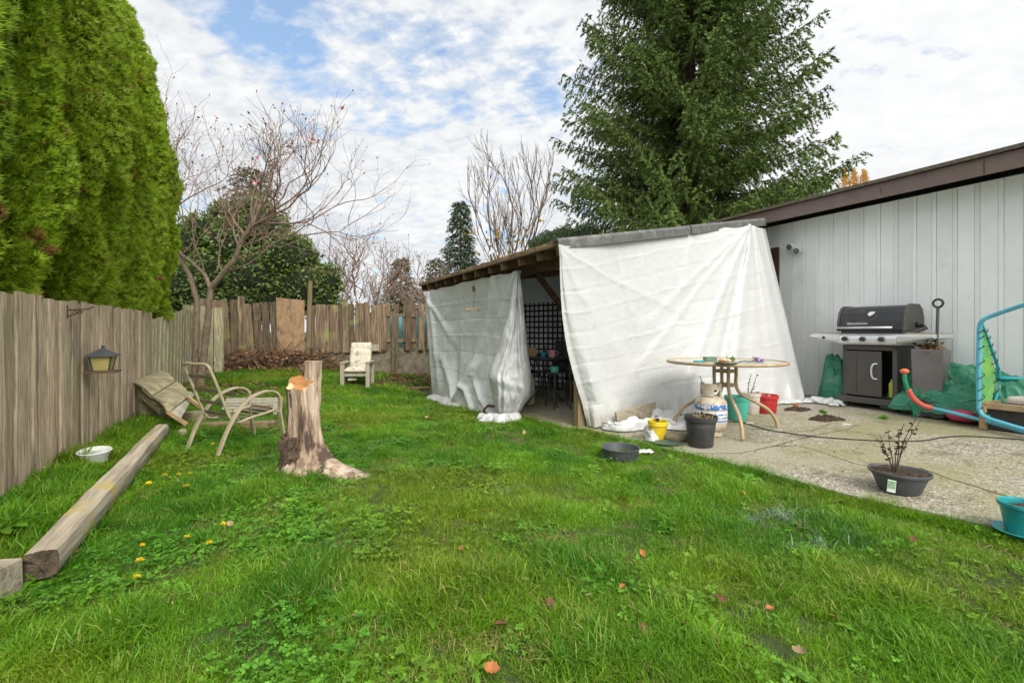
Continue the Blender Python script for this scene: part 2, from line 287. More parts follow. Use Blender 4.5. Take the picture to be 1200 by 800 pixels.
# ------------------------------------------------------------------ geometry helpers
class MB:
    def __init__(s): s.v = []; s.f = []; s.mi = []; s.m = 0
    def add(s, vs, fs):
        o = len(s.v); s.v += [tuple(p) for p in vs]; s.f += [tuple(i+o for i in q) for q in fs]; s.mi += [s.m]*len(fs); return s
    def box(s, c, size, rz=0, rx=0, ry=0, j=0):
        R = Matrix.Rotation(rz, 3, 'Z') @ Matrix.Rotation(ry, 3, 'Y') @ Matrix.Rotation(rx, 3, 'X'); c = Vector(c)
        vs = []
        for z in (-1, 1):
            for (x, y) in ((-1,-1),(1,-1),(1,1),(-1,1)):
                p = Vector((x*size[0]/2, y*size[1]/2, z*size[2]/2))
                if j: p += Vector((random.uniform(-j, j), random.uniform(-j, j), random.uniform(-j, j)))
                vs.append(c+R @ p)
        return s.add(vs, [(3,2,1,0),(4,5,6,7),(0,1,5,4),(1,2,6,5),(2,3,7,6),(3,0,4,7)])
    def bar(s, a, b, w, h, up=(0,0,1)):
        """rectangular bar from a to b, w across, h along up"""
        a = Vector(a); b = Vector(b); d = (b-a).normalized(); up = Vector(up)
        x = d.cross(up).normalized(); y = x.cross(d).normalized()
        vs = [p+x*sx*w/2+y*sy*h/2 for p in (a, b) for sx, sy in ((-1,-1),(1,-1),(1,1),(-1,1))]
        return s.add(vs, [(3,2,1,0),(4,5,6,7),(0,1,5,4),(1,2,6,5),(2,3,7,6),(3,0,4,7)])
    def tube(s, pts, r, n=8, cap=True, flat=1, ref=None):
        pts = [Vector(p) for p in pts]; k = len(pts)
        rs = r if isinstance(r, (list, tuple)) else [r]*k
        vs = []; prev = None
        for i, p in enumerate(pts):
            d = (pts[min(i+1, k-1)]-pts[max(i-1, 0)])
            d = d.normalized() if d.length > 1e-9 else Vector((0,0,1))
            if ref is not None: x = Vector(ref)-d*d.dot(Vector(ref))
            elif prev is None: x = d.cross(Vector((0,0,1)) if abs(d.z) < .9 else Vector((1,0,0)))
            else: x = prev-d*prev.dot(d)
            x.normalize(); prev = x; y = d.cross(x)
            for q in range(n):
                a = 2*PI*q/n+PI/n; vs.append(p+x*math.cos(a)*rs[i]+y*math.sin(a)*rs[i]*flat)
        fs = [(i*n+q, i*n+(q+1) % n, (i+1)*n+(q+1) % n, (i+1)*n+q) for i in range(k-1) for q in range(n)]
        if cap: fs += [tuple(range(n-1, -1, -1)), tuple((k-1)*n+q for q in range(n))]
        return s.add(vs, fs)
    def lathe(s, prof, n=32, c=(0,0,0), sx=1, sy=1, wob=0):
        vs = []
        for r, z in prof:
            for q in range(n):
                a = 2*PI*q/n; w = 1+wob*math.sin(a*3+z*9)
                vs.append((c[0]+r*w*math.cos(a)*sx, c[1]+r*w*math.sin(a)*sy, c[2]+z))
        fs = [(i*n+q, i*n+(q+1) % n, (i+1)*n+(q+1) % n, (i+1)*n+q) for i in range(len(prof)-1) for q in range(n)]
        if prof[0][0] > 1e-4: fs.append(tuple(range(n-1, -1, -1)))
        if prof[-1][0] > 1e-4: fs.append(tuple((len(prof)-1)*n+q for q in range(n)))
        return s.add(vs, fs)
    def torus(s, c, R, r, n=40, m=8, sz=1):
        vs = [(c[0]+(R+r*math.cos(b))*math.cos(a), c[1]+(R+r*math.cos(b))*math.sin(a), c[2]+r*sz*math.sin(b)) for a in [2*PI*i/n for i in range(n)] for b in [2*PI*k/m for k in range(m)]]
        return s.add(vs, [(i*m+k, ((i+1) % n)*m+k, ((i+1) % n)*m+(k+1) % m, i*m+(k+1) % m) for i in range(n) for k in range(m)])
    def prism(s, poly, a, b, axis='x'):
        """poly of (p,q) swept from a to b along the axis"""
        k = len(poly); vs = []
        for t in (a, b):
            for p, q in poly:
                vs.append((t, p, q) if axis == 'x' else (p, t, q) if axis == 'y' else (p, q, t))
        return s.add(vs, [tuple(range(k-1, -1, -1)), tuple(range(k, 2*k))]+[(i, (i+1) % k, k+(i+1) % k, k+i) for i in range(k)])
    def grid(s, fn, nu, nv, closed=False):
        vs = [fn(i/(nu-1), j/(nv-1)) for j in range(nv) for i in range(nu)]
        return s.add(vs, [(j*nu+i, j*nu+i+1, (j+1)*nu+i+1, (j+1)*nu+i) for j in range(nv-1) for i in range(nu-1)])
    def build(s, name, m, parent=None, smooth_=False, bevel=0, loc=None):
        me = bpy.data.meshes.new(name); me.from_pydata(s.v, [], s.f)
        ms = m if isinstance(m, (list, tuple)) else [m]
        for x in ms: me.materials.append(x)
        if len(ms) > 1: me.polygons.foreach_set('material_index', s.mi)
        me.update()
        if smooth_:
            me.polygons.foreach_set('use_smooth', [True]*len(me.polygons))
            if smooth_ != 'all': me.set_sharp_from_angle(angle=math.radians(40))
        o = bpy.data.objects.new(name, me); COL.objects.link(o)
        if parent: o.parent = parent
        if loc is not None: o.location = loc
        if bevel:
            b = o.modifiers.new('bevel', 'BEVEL'); b.width = bevel; b.segments = 2; b.limit_method = 'ANGLE'
        return o
def tag(o, label=None, cat=None, group=None, kind=None):
    if label: o['label'] = label
    if cat: o['category'] = cat
    if group: o['group'] = group
    if kind: o['kind'] = kind
    return o
def thing(name, label, cat, loc=(0,0,0), rz=0, group=None, rot=None):
    o = bpy.data.objects.new(name, None); COL.objects.link(o); o.location = loc; o.rotation_euler = rot or (0,0,rz); o.empty_display_size = .1
    return tag(o, label, cat, group)
def kids(o): return [c for c in bpy.data.objects if c.parent == o]
def dup(o, loc, rz=None, label=None, scale=None, parent=None):
    c = o.copy(); COL.objects.link(c); c.location = loc
    if rz is not None: c.rotation_euler = (o.rotation_euler[0], o.rotation_euler[1], rz)
    if label: c['label'] = label
    if scale is not None: c.scale = scale if hasattr(scale, '__len__') else (scale,)*3
    for ch in kids(o):
        d = ch.copy(); COL.objects.link(d); d.parent = c
        for g in kids(ch):
            e = g.copy(); COL.objects.link(e); e.parent = d
    return c
def npmesh(name, verts, k, mats, parent=None, mi=None, loc=None, link=True):
    """verts (N*k,3): N separate faces of k corners"""
    verts = np.asarray(verts, np.float32).reshape(-1, 3); n = len(verts)//k
    me = bpy.data.meshes.new(name); me.vertices.add(len(verts)); me.vertices.foreach_set('co', verts.ravel())
    me.loops.add(n*k); me.loops.foreach_set('vertex_index', np.arange(n*k, dtype=np.int32))
    me.polygons.add(n); me.polygons.foreach_set('loop_start', np.arange(0, n*k, k, dtype=np.int32))
    for m in (mats if isinstance(mats, (list, tuple)) else [mats]): me.materials.append(m)
    if mi is not None: me.polygons.foreach_set('material_index', np.asarray(mi, np.int32))
    me.update(calc_edges=True)
    o = bpy.data.objects.new(name, me)
    if link: COL.objects.link(o)
    if parent: o.parent = parent
    if loc is not None: o.location = loc
    return o
def nrm(a): return a/np.maximum(np.linalg.norm(a, axis=-1, keepdims=True), 1e-9)
def fan(P, D, S, nf=5, w=.13, spread=1.6, side=None):
    """flat little sprays: nf narrow triangles spreading from each point"""
    P = np.asarray(P); D = nrm(np.asarray(D)); S = np.broadcast_to(np.asarray(S).reshape(-1, 1), (len(P), 1))
    R = RNG.normal(size=P.shape) if side is None else side
    W = nrm(R-D*np.sum(R*D, 1, keepdims=True)); out = []
    for k in range(nf):
        a = (k/(nf-1)-.5)*spread if nf > 1 else 0
        a = a+RNG.normal(0, .12, (len(P), 1)); d = D*np.cos(a)+W*np.sin(a); pv = W*np.cos(a)-D*np.sin(a)
        ln = S*(1-.35*abs(k/(max(nf-1, 1))-.5)*2)*RNG.uniform(.8, 1.15, (len(P), 1))
        b = P+d*S*.08; out.append(np.stack([b-pv*S*w, b+pv*S*w, P+d*ln], 1))
    return np.concatenate(out).reshape(-1, 3)
def leafq(P, D, S, w=.45, N=None):
    """leaf shaped quads"""
    D = nrm(D); S = np.broadcast_to(np.asarray(S).reshape(-1, 1), (len(P), 1))
    R = RNG.normal(size=P.shape) if N is None else N
    W = nrm(np.cross(D, R)); 
    return np.stack([P, P+D*S*.45+W*S*w*.5, P+D*S, P+D*S*.45-W*S*w*.5], 1).reshape(-1, 3)
# ------------------------------------------------------------------ ground, concrete
def slab_z(x, y): return .03+.042*(qv(x, y)-3.3)
xs = np.concatenate([np.array([-400,-200,-100,-50,-25,-14]), np.arange(-9, 9.01, .12), np.array([14,25,50,100,200,400])])
ys = np.concatenate([np.array([-400,-200,-100,-50,-20,-8,-3]), np.arange(-.5, 14.01, .12), np.array([20,30,50,100,200,400])])
mb = MB()
for y in ys:
    for x in xs: mb.v.append((float(x), float(y), ground(float(x), float(y))))
nx = len(xs)
mb.f = [(j*nx+i, j*nx+i+1, (j+1)*nx+i+1, (j+1)*nx+i) for j in range(len(ys)-1) for i in range(nx-1)]; mb.mi = [0]*len(mb.f)
tag(mb.build('ground', M['ground'], smooth_='all'), kind='structure')
mb = MB(); n = len(SLAB)
# a little wander along the lawn edge
edge = []
for i, (x, y) in enumerate(SLAB):
    x2, y2 = SLAB[(i+1) % n]; k = 5 if i < 11 else 1
    for q in range(k):
        t = q/k; px_, py_ = x+(x2-x)*t, y+(y2-y)*t
        w = .02*noise.noise(Vector((px_*3, py_*3, 0))) if i < 10 else 0
        edge.append((px_+w, py_+w*.5))
mb.add([(x, y, slab_z(x, y)) for x, y in edge]+[(x, y, -.25) for x, y in edge], [tuple(range(len(edge)))]+[(i, i+len(edge), (i+1) % len(edge)+len(edge), (i+1) % len(edge)) for i in range(len(edge))])
slab = tag(mb.build('patio_slab', M['concrete']), kind='structure')
def onslab(px, py):
    z = .08
    for _ in range(8):
        p = G(px, py, z); z = slab_z(p.x, p.y)
    return Vector((p.x, p.y, z))
def ongrass(px, py):
    z = 0
    for _ in range(8):
        p = G(px, py, z); z = ground(p.x, p.y)
    return Vector((p.x, p.y, z))
def ribbon(name, pts, w, m, parent, dz=.003, jag=.5):
    mb = MB(); P = []
    for a, b in zip(pts[:-1], pts[1:]):
        k = max(2, int((b-a).length/.03))
        for i in range(k): P.append(a.lerp(b, i/k))
    P.append(pts[-1]); vs = []
    for i, p in enumerate(P):
        d = (P[min(i+1, len(P)-1)]-P[max(0, i-1)]).normalized(); s = Vector((-d.y, d.x, 0))
        o = s*noise.noise(p*9)*.03*jag+s*noise.noise(p*31)*.012*jag; ww = w*(.5+.9*abs(noise.noise(p*6)))
        for q in (-1, 1):
            c = p+o+s*q*ww/2; vs.append((c.x, c.y, slab_z(c.x, c.y)+dz))
    mb.add(vs, [(2*i, 2*i+1, 2*i+3, 2*i+2) for i in range(len(P)-1)])
    return mb.build(name, m, parent)
for k, pts in enumerate([[(800,531),(868,531),(905,523),(934,522),(968,531),(1000,543),(1022,546)], [(905,524),(930,516),(960,509),(992,503),(1006,498)], [(880,502),(915,506),(950,505),(975,496),(1005,499)], [(1078,548),(1110,560),(1150,572),(1200,588)]]):
    ribbon('crack', [onslab(*p) for p in pts], .012 if k < 3 else .02, M['crack'] if k < 3 else M['moss_strip'], slab, .002+.001*k)

# ------------------------------------------------------------------ left fence
def board_run(mb, A, B, z0, z1, w=.125, gap=.0065, th=.02, lean=.006, jz=.012, off2=.0, skew=0.0, face=None):
    A = Vector(A); B = Vector(B); L = (B-A).length; d = (B-A)/L; nrm_ = Vector((d.y, -d.x, 0)); i = 0; s = 0
    while s < L:
        ww = w*random.uniform(.85, 1.12); c = A+d*(s+ww/2); off = off2*(i % 2)+random.uniform(0, .004)
        zb = z0(c.x, c.y); zt = z1(c.x, c.y)+random.uniform(-jz, jz); l = random.uniform(-lean, lean)+skew
        vs = []
        for z, sh in ((zb, 0), (zt, l)):
            for (a, b) in ((-ww/2+gap, 0), (ww/2-gap, 0), (ww/2-gap, th), (-ww/2+gap, th)):
                p = c+d*(a+sh)+nrm_*(off+b); vs.append((p.x, p.y, z))
        mb.add(vs, [(3,2,1,0),(4,5,6,7),(0,1,5,4),(1,2,6,5),(2,3,7,6),(3,0,4,7)]); s += ww; i += 1
f = thing('wooden_fence', 'long weathered grey board fence below the clipped green hedge', 'fence', (0,0,0))
mb = MB(); board_run(mb, (fence_x(.2), .2, 0), (fence_x(6.55), 6.55, 0), lambda x, y: ground(x, y)-.05, lambda x, y: 1.46, off2=.012)
mb.build('board_panel', M['fence_grey'], f)
mb = MB()
for z in (.35, 1.2): mb.bar((fence_x(.2)-.06, .2, z), (fence_x(6.5)-.06, 6.5, z), .05, .09)
mb.build('rail', M['fence_grey'], f)
for y in (1.2, 3.6, 6.0): mb = MB(); mb.box((fence_x(y)-.16, y-.06, .7), (.09,.09,1.4), rz=.47); mb.build('post', M['fence_grey'], f)
f = thing('wooden_fence', 'greenish leaning board fence behind the forked bare tree', 'fence', (0,0,0))
mb = MB(); board_run(mb, (fence_x(6.62)-.03, 6.62, 0), (fence_x(9.9)-.03, 9.9, 0), lambda x, y: ground(x, y)-.05, lambda x, y: 1.38+.1*(y-6.6), w=.15, off2=.01, skew=.16)
board_run(mb, (-6.95, 9.72, 0), (-6.38, 9.96, 0), lambda x, y: ground(x, y)-.05, lambda x, y: 1.76-.1*(x+6.9), w=.16, off2=.01)
mb.build('board_panel', M['fence_green'], f)
mb = MB(); mb.box((-6.32, 10.02, 1.0), (.09,.09,1.4), rz=.4); mb.build('post', M['fence_green'], f)
# loose blocks at the foot of the fence
def block(name, label, cat, p, size, rz, m, j=.006, rx=0, bevel=.006):
    mb = MB(); mb.box((0,0,size[2]/2), size, j=j); o = mb.build(name, m, bevel=bevel, loc=p); o.rotation_euler = (rx, 0, rz); return tag(o, label, cat)
block('timber_block', 'short timber block sunk in weeds against the grey fence past the beam', 'timber', (-4.62, 5.45, -.03), (.55,.12,.24), 2.04, M['wood_grey'])
block('timber_block', 'grey timber block lying under the warped plank lounger', 'timber', (-4.22, 5.9, .0), (.5,.15,.17), .15, M['wood_lichen'])
p = at(0, 690, 2.05)
mb = MB(); mb.box((-2.44, 2.03, .07), (.42,.12,.2), rz=.12, j=.006); tag(mb.build('timber_stub', M['wood_grey'], bevel=.008), 'weathered timber stub in the bottom corner beside the beam end', 'timber')

# ------------------------------------------------------------------ back wall and picket fence
BA, BB = Vector((-7.1, 10.55, 0)), Vector((-.6, 13.35, 0)); BD = (BB-BA).normalized(); BN = Vector((BD.y, -BD.x, 0))
def bline(px):   # point of the back line seen at px
    r = (px-600)/F; t = (BA.x-r*BA.y)/(r*BD.y-BD.x); return BA+BD*t
mb = MB(); c = (BA+BB)/2+BN*-.02; mb.box((c.x, c.y, .28), ((BB-BA).length, .2, .84), rz=math.atan2(BD.y, BD.x))
o = mb.build('concrete_wall', M['concrete_wall'], bevel=.01); tag(o, 'low mossy concrete retaining wall under the broken picket fence', 'wall')
f = thing('picket_fence', 'broken brown picket fence with crooked boards on the low concrete wall', 'fence')
mb = MB(); TH = .02
def picket(px, w, y_top, lean=0, off=.13, zb=.66, y_bot=None):
    p = bline(px)+BN*off; d = p.y; zt = EYE+(HZ-y_top)/F*d
    if y_bot: zb = EYE+(HZ-y_bot)/F*d
    vs = []
    for z, sh in ((zb, 0), (zt, lean)):
        for (a, b) in ((-w/2, 0), (w/2, 0), (w/2, TH), (-w/2, TH)):
            q = p+BD*(a+sh)+BN*b; vs.append((q.x, q.y, z))
    mb.add(vs, [(3,2,1,0),(4,5,6,7),(0,1,5,4),(1,2,6,5),(2,3,7,6),(3,0,4,7)])
for px, yt, ln in [(237,350,0),(247,351,.02),(254,352,-.06),(265,352,-.16),(274,351,-.05),(282,347,-.03),(292,356,-.14),(302,355,-.12),(312,354,-.15),(321,354,-.13)]:
    picket(px+3, .15, yt, ln*.55, off=.13+random.uniform(0,.02))
x = 233
while x < 325: picket(x, .13, 356+random.uniform(-2,3), random.uniform(-.03,.03), off=.06); x += 13
x = 362
while x < 446:
    w = random.uniform(.11,.17); picket(x+3, w, 355+random.uniform(-3,4), random.uniform(-.03,.03), off=.12+random.choice((0,.022))); x += w*48*random.uniform(.85,1.0)
x = 446
while x < 520:
    picket(x, .13, 357+random.uniform(-4,5), random.uniform(-.02,.02), off=.06); x += random.uniform(7.5,10.5)
for px, yt, yb in [(449,356,410),(461,371,436),(477,357,410),(492,356,410),(501,360,410)]: picket(px, random.uniform(.12,.16), yt, .01, off=.16, y_bot=yb)
mb.build('picket_panel', M['fence_back'], f)
for z in (.95, 1.62):
    mb = MB(); a = bline(240)+BN*.1; b = bline(515)+BN*.1; mb.bar((a.x, a.y, z+.05), (b.x, b.y, z), .04, .09); mb.build('rail', M['fence_back'], f)
mb = MB(); a = bline(417)+BN*.2; b = bline(443)+BN*.2; mb.bar((a.x, a.y, .77), (b.x, b.y, .78), .03, .17); mb.build('loose_board', M['chair_wood'], f)
mb = MB(); a = bline(326)+BN*.17; b = bline(357)+BN*.17
zt = 1.2+(388-350)/F*a.y
mb.add([(a.x, a.y, .62), (b.x, b.y, .62), (b.x, b.y, zt-.02), (a.x-.04, a.y, zt+.03)]+[(q[0]+BN.x*.02, q[1]+BN.y*.02, q[2]) for q in [(a.x, a.y, .62), (b.x, b.y, .62), (b.x, b.y, zt-.02), (a.x-.04, a.y, zt+.03)]], [(3,2,1,0),(4,5,6,7),(0,1,5,4),(1,2,6,5),(2,3,7,6),(3,0,4,7)])
tag(mb.build('plywood_panel', M['plywood'], f), 'square peeling plywood patch')
mb = MB(); a = bline(361)+BN*.24; mb.tube([(a.x, a.y, .3), (a.x+.02, a.y, 1.4), (a.x+.06, a.y, 2.42)], [.06,.055,.05], 7); mb.build('post', M['post_wood'], f)
# things beyond the pickets that show through the gaps
mb = MB(); a = bline(448)-BN*.5; b = bline(506)-BN*.5; mb.grid(lambda u, v: (a.x+(b.x-a.x)*u, a.y+(b.y-a.y)*u+.06*math.sin(u*9+v*3), .75+v*.95), 30, 12)
tag(mb.build('teal_sheet', mat('teal_sheet', (.12,.3,.33), (.08,.22,.25), 3), smooth_='all'), 'teal plastic sheet showing through gaps behind the picket fence', 'plastic sheet')

# ------------------------------------------------------------------ house
def W(s, z, off=0): return Vector((4.5+.455*s-.89*off, 7.6-.89*s-.455*off, z))
def wall_s(px, off=0):
    r = (px-600)/F; x0 = 4.5-.89*off; y0 = 7.6-.455*off; return (y0*r-x0)/(.455+.89*r)
RZW = math.atan2(-.89, .455)                                     # local +x runs along the wall to the right, local -y faces the yard
h = thing('house', 'low white house with vertical siding and a brown fascia board', 'house')
s0, s1 = -4.4, 9.5
mb = MB(); c = W((s0+s1)/2, 1.5, -3.0); mb.box((c.x, c.y, 1.42), (s1-s0, 6.0, 3.1), rz=RZW); 
s = wall_s(928)-.203*14
while s < s1:
    if s > s0+.1:
        c = W(s, 1.5, .009); mb.box((c.x, c.y, 1.43), (.044, .018, 3.06), rz=RZW)
        c = W(s+.1015, 1.5, .006); mb.box((c.x, c.y, 1.43), (.151, .014, 3.06), rz=RZW)
    s += .203
mb.build('wall', M['siding'], h)
mb = MB(); c = W((s0+s1)/2, 0, .4); mb.box((c.x, c.y, 3.045), (s1-s0+.4, .03, .195), rz=RZW); mb.build('fascia', M['fascia'], h)
for px in (1032, 1153):
    sc = wall_s(px, .42); mb = MB(); c = W(sc, 0, .418); mb.box((c.x, c.y, 3.035), (.008, .006, .16 if px > 1100 else .07), rz=RZW); mb.build('board_joint', M['dark_wood'], h)
mb = MB(); poly = [(-.46, 3.145), (-.46, 3.19), (3.5, 3.86), (6.6, 3.3), (6.6, 3.25), (3.5, 3.8)]
R = Matrix.Rotation(RZW, 4, 'Z')
mb.prism(poly, s0-.3, s1+.3, 'x'); o = W(0, 0); mb.v = [tuple(Vector((o.x, o.y, 0))+(R @ Vector(v))) for v in mb.v]; mb.build('roof', M['shingle'], h)
mb = MB(); c = W((s0+s1)/2, 0, .2); mb.box((c.x, c.y, 3.09), (s1-s0, .38, .02), rz=RZW); mb.build('soffit', M['siding'], h)
# brown door frame that peeks out beside the tarp
sd = wall_s(912); fr = MB()
for ds in (0, -.95): c = W(sd+ds, 0, .03); fr.box((c.x, c.y, 1.3), (.07, .05, 2.45), rz=RZW)
c = W(sd-.475, 0, .03); fr.box((c.x, c.y, 2.56), (1.02, .055, .07), rz=RZW); d_ = fr.build('door_frame', M['brown_trim'], h)
mb = MB(); c = W(sd-.475, 0, .012); mb.box((c.x, c.y, 1.3), (.88, .02, 2.44), rz=RZW); mb.build('door', M['dark_thing'], d_)
# twin flood light
s = wall_s(936); lp = W(s, EYE+97*W(s,0).y/F, .012)
L_ = thing('wall_light', 'round white twin floodlight high on the white siding beside the tarp', 'wall light', lp, RZW)
mb = MB(); mb.tube([(0,0,0),(0,-.03,0)], .10, 24); mb.tube([(0,-.03,0),(0,-.05,0)], .05, 16); mb.build('base', M['lamp_white'], L_)
for sx, sz in ((-.05, .035), (.055, -.045)):
    mb = MB(); mb.tube([(sx*.4,-.04,sz*.4),(sx,-.09,sz),(sx*1.1,-.15,sz-.02)], [.02,.045,.055], 16); b = mb.build('lamp_head', M['lamp_white'], L_, smooth_=True)
    mb = MB(); mb.tube([(sx*1.1,-.150,sz-.02),(sx*1.11,-.156,sz-.022)], .046, 16); mb.build('lens', M['lamp_glass'], b)

# ------------------------------------------------------------------ lean-to
C1, E1 = Vector((.53,5.2,2.17)), Vector((-2.02,9.98,2.17)); F1 = Vector((4.02,7.4,2.93)); F2 = F1+(E1-C1)
sh = thing('lean_to_shelter', 'open timber lean-to with mossy brown roof between house and lawn', 'shelter')
def RP(a, b, dz=0):     # a along the eave (away), b from eave up to the house
    p = C1+(E1-C1)*a+(F1-C1)*b; p.z += dz; return p
mb = MB(); k = 40
def rf(u, v):
    p = RP(u, v); p.z += .065+.02*noise.noise(Vector((u*30, v*9, 0)))+.012*noise.noise(Vector((u*90, v*30, 0))); 
    if v == 0: p += (C1-F1).normalized()*.03*noise.noise(Vector((u*22, 3, 0)))
    return p
o0 = len(mb.v); mb.grid(rf, 80, 24)
o1 = len(mb.v); mb.grid(lambda u, v: RP(u, v, .03), 2, 2)
lo = [RP(i/79, 0, .02) for i in range(80)]; o2 = len(mb.v); mb.add(lo, []); mb.add([], []); mb.f += [(i, i+1, o2+i+1, o2+i) for i in range(79)]; mb.mi += [0]*79
o3 = len(mb.v); mb.add([RP(0, j/23, .02) for j in range(24)], []); mb.f += [(j*80, (j+1)*80, o3+j+1, o3+j) for j in range(23)]; mb.mi += [0]*23
mb.build('roof', M['roof_moss'], sh)
mb = MB()
for i in range(26):       # roof boards seen from below
    a0, a1 = i/26, (i+1)/26-.003
    q = [RP(0, 1-(i+1)/26*1, 0)]
    b0, b1 = i/26, (i+1)/26-.002
    mb.add([RP(0,b0), RP(1,b0), RP(1,b1), RP(0,b1)]+[RP(0,b0,.022), RP(1,b0,.022), RP(1,b1,.022), RP(0,b1,.022)], [(3,2,1,0),(4,5,6,7),(0,1,5,4),(1,2,6,5),(2,3,7,6),(3,0,4,7)])
mb.build('roof_board', M['rafter_wood'], sh)
for i in range(12):
    a = .012+i*.0885; mb = MB(); mb.bar(RP(a, .005+.01*random.random(), -.055), RP(a, .97, -.055), .045, .11); mb.build('rafter', M['rafter_wood'], sh)
mb = MB(); a = RP(.0, .1, -.165); b = RP(1, .1, -.165); mb.bar(a, b, .09, .12); mb.build('eave_beam', M['dark_wood'], sh)
mb = MB(); mb.bar(RP(.03,.09,-.14), RP(.03,.97,-.14), .05, .13); mb.build('front_beam', M['dark_wood'], sh)
# rolled roofing strip along the front edge
mb = MB()
for (b0, b1, dz) in ((-.01,.0,0),):
    pass
for (b0, b1, dz) in ((-.012, .545, .0), (.55, 1.0, .006)):
    pts = [(0,-.075),(0,.0+.02),(.03,.055),(.16,.07),(.16,.05),(.03,.02),(.02,-.075)]
    A_, B_ = RP(-.012, b0), RP(-.012, b1); ed = (E1-C1).normalized(); vs = []
    for P_ in (A_, B_):
        for (q, z) in pts: vs.append(P_+ed*q+Vector((0,0,z+.02+dz)))
    k = len(pts); mb.add(vs, [tuple(range(k-1,-1,-1)), tuple(range(k,2*k))]+[(i,(i+1)%k,k+(i+1)%k,k+i) for i in range(k)])
mb.build('roofing_edge', M['flash'], sh)
def post(x, y, z1, w=.1, name='post', m='post_wood'):
    mb = MB(); mb.box((0,0,(z1-slab_z(x,y))/2), (w,w,z1-slab_z(x,y)), rz=.47); return mb.build(name, M[m], sh, bevel=.004, loc=(x,y,slab_z(x,y)))
post(.83, 5.68, 2.1); post(.05, 7.3, 2.05, .09); post(-1.35, 9.6, 2.05, .09); 
pr = at(667, 388, 7.6); post(pr.x, pr.y, 2.3, .1, m='dark_wood'); post(1.3, 10.6, 2.5, .1, m='dark_wood')
mb = MB(); mb.bar(at(627,318,7.15), at(668,372,7.58), .05, .09); mb.build('brace', M['dark_wood'], sh)
mb = MB(); a = at(625,318,7.15); b = pr.copy(); b.z = 2.22; mb.bar((-.05,7.0,2.02), (b.x+.1,b.y+.1,2.2), .05, .1); mb.build('cross_beam', M['dark_wood'], sh)
# lattice
A = Vector((.1, 9.2, 0)); B = Vector((1.75, 7.95, 0)); D = (B-A).normalized(); N = Vector((D.y,-D.x,0)); Lt = (B-A).length
mb = MB(); s = 0
while s <= Lt+.01:
    p = A+D*s; mb.box((p.x, p.y, .93), (.032,.008,1.64), rz=math.atan2(D.y,D.x)); s += .105
z = .12
while z < 1.76:
    c = (A+B)/2+N*.009; mb.box((c.x, c.y, z), (Lt,.008,.032), rz=math.atan2(D.y,D.x)); z += .105
mb.build('lattice_panel', M['lattice'], sh)
mb = MB(); b_ = onslab(700, 490); mb.bar((.9, 5.72, .16), (1.25, 5.95, .16), .04, .17); mb.build('toe_board', M['post_wood'], sh)
# ------------------------------------------------------------------ hedge trees (one column-shaped cedar each)
def core_mesh(fn, nu=28, nv=20, m=None, name='core', parent=None):
    mb = MB(); mb.grid(fn, nu, nv); return mb.build(name, m, parent, smooth_='all')
def cedar(label, loc, rz, H=5.7, R=.565, z0=1.44, seed=1, N=44000, ref=None):
    t_ = thing('cedar_tree', label, 'tree', loc, rz, 'clipped cedar trees behind the fence')
    def rad(z, a):      # radius of the crown at height z above its bottom
        h = np.clip((z-z0)/(H-z0), 0, 1)
        r = R*np.where(h < .3, .78+.22*np.sin(np.clip(h/.3, 0, 1)*PI/2), np.sqrt(np.clip(1-((h-.3)/.7)**2.1, 0, 1)))
        fl = .13*np.sin(a*4+1.2*np.sin(z*1.7+seed)+seed)+.06*np.sin(a*9+z*3.1+seed*2)+.05*np.sin(z*5.3+a*3)
        return r*(1+fl)
    z = z0+(H-z0)*RNG.random(N)**1.15; a = RNG.random(N)*2*PI
    r = rad(z, a); dep = RNG.random(N)**2.2*.16; nn = np.array([noise.noise(Vector((math.cos(q)*2.3+seed, math.sin(q)*2.3, w*2.4)))*.08+noise.noise(Vector((math.cos(q)*6, math.sin(q)*6+seed, w*7)))*.07 for q, w in zip(a, z)]); r = np.maximum(r-dep+nn-.02, .02)
    P = np.stack([r*np.cos(a), r*np.sin(a), z], 1)
    D = np.stack([np.cos(a), np.sin(a), np.full(N, .9)], 1)+RNG.normal(0, .42, (N, 3))
    low = z < z0+.25; D[low, 2] -= .9
    S = .045+.045*RNG.random(N)
    T = np.stack([np.zeros(N), np.zeros(N), np.ones(N)], 1)+RNG.normal(0, .5, (N, 3))
    npmesh('crown', fan(P, D, S, 6, .10, 1.9, T), 3, M['cedar'], t_)
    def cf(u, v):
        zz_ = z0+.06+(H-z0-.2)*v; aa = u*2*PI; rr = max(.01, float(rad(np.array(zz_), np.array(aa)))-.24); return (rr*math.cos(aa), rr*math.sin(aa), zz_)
    core_mesh(cf, 30, 30, M['cedar_core'], 'dark_core', t_)  # dark solid core put in to block see-through, no modelled twigs
    mb = MB(); mb.tube([(0,0,-.1),(0,0,1.0),(0,0,2.4)], [.07,.06,.05], 7); mb.build('trunk', M['bark_grey'], t_)
    return t_
hl = ['cedar in the hedge nearest the camera, cut off by the picture edge', 'second cedar of the hedge, above the dark plant hook', 'cedar of the hedge rising right above the bird feeder',
      'hedge cedar just beyond the one over the bird feeder', 'hedge cedar next to last, its foot over the weathered fence end', 'last cedar at the far end of the hedge beside the bare red tree', 'hedge cedar hidden mostly off the picture edge near the camera']
YS = [3.55, 4.35, 5.15, 5.95, 6.75, 7.55, 2.75]
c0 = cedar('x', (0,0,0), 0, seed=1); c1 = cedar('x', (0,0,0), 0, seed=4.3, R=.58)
order = []
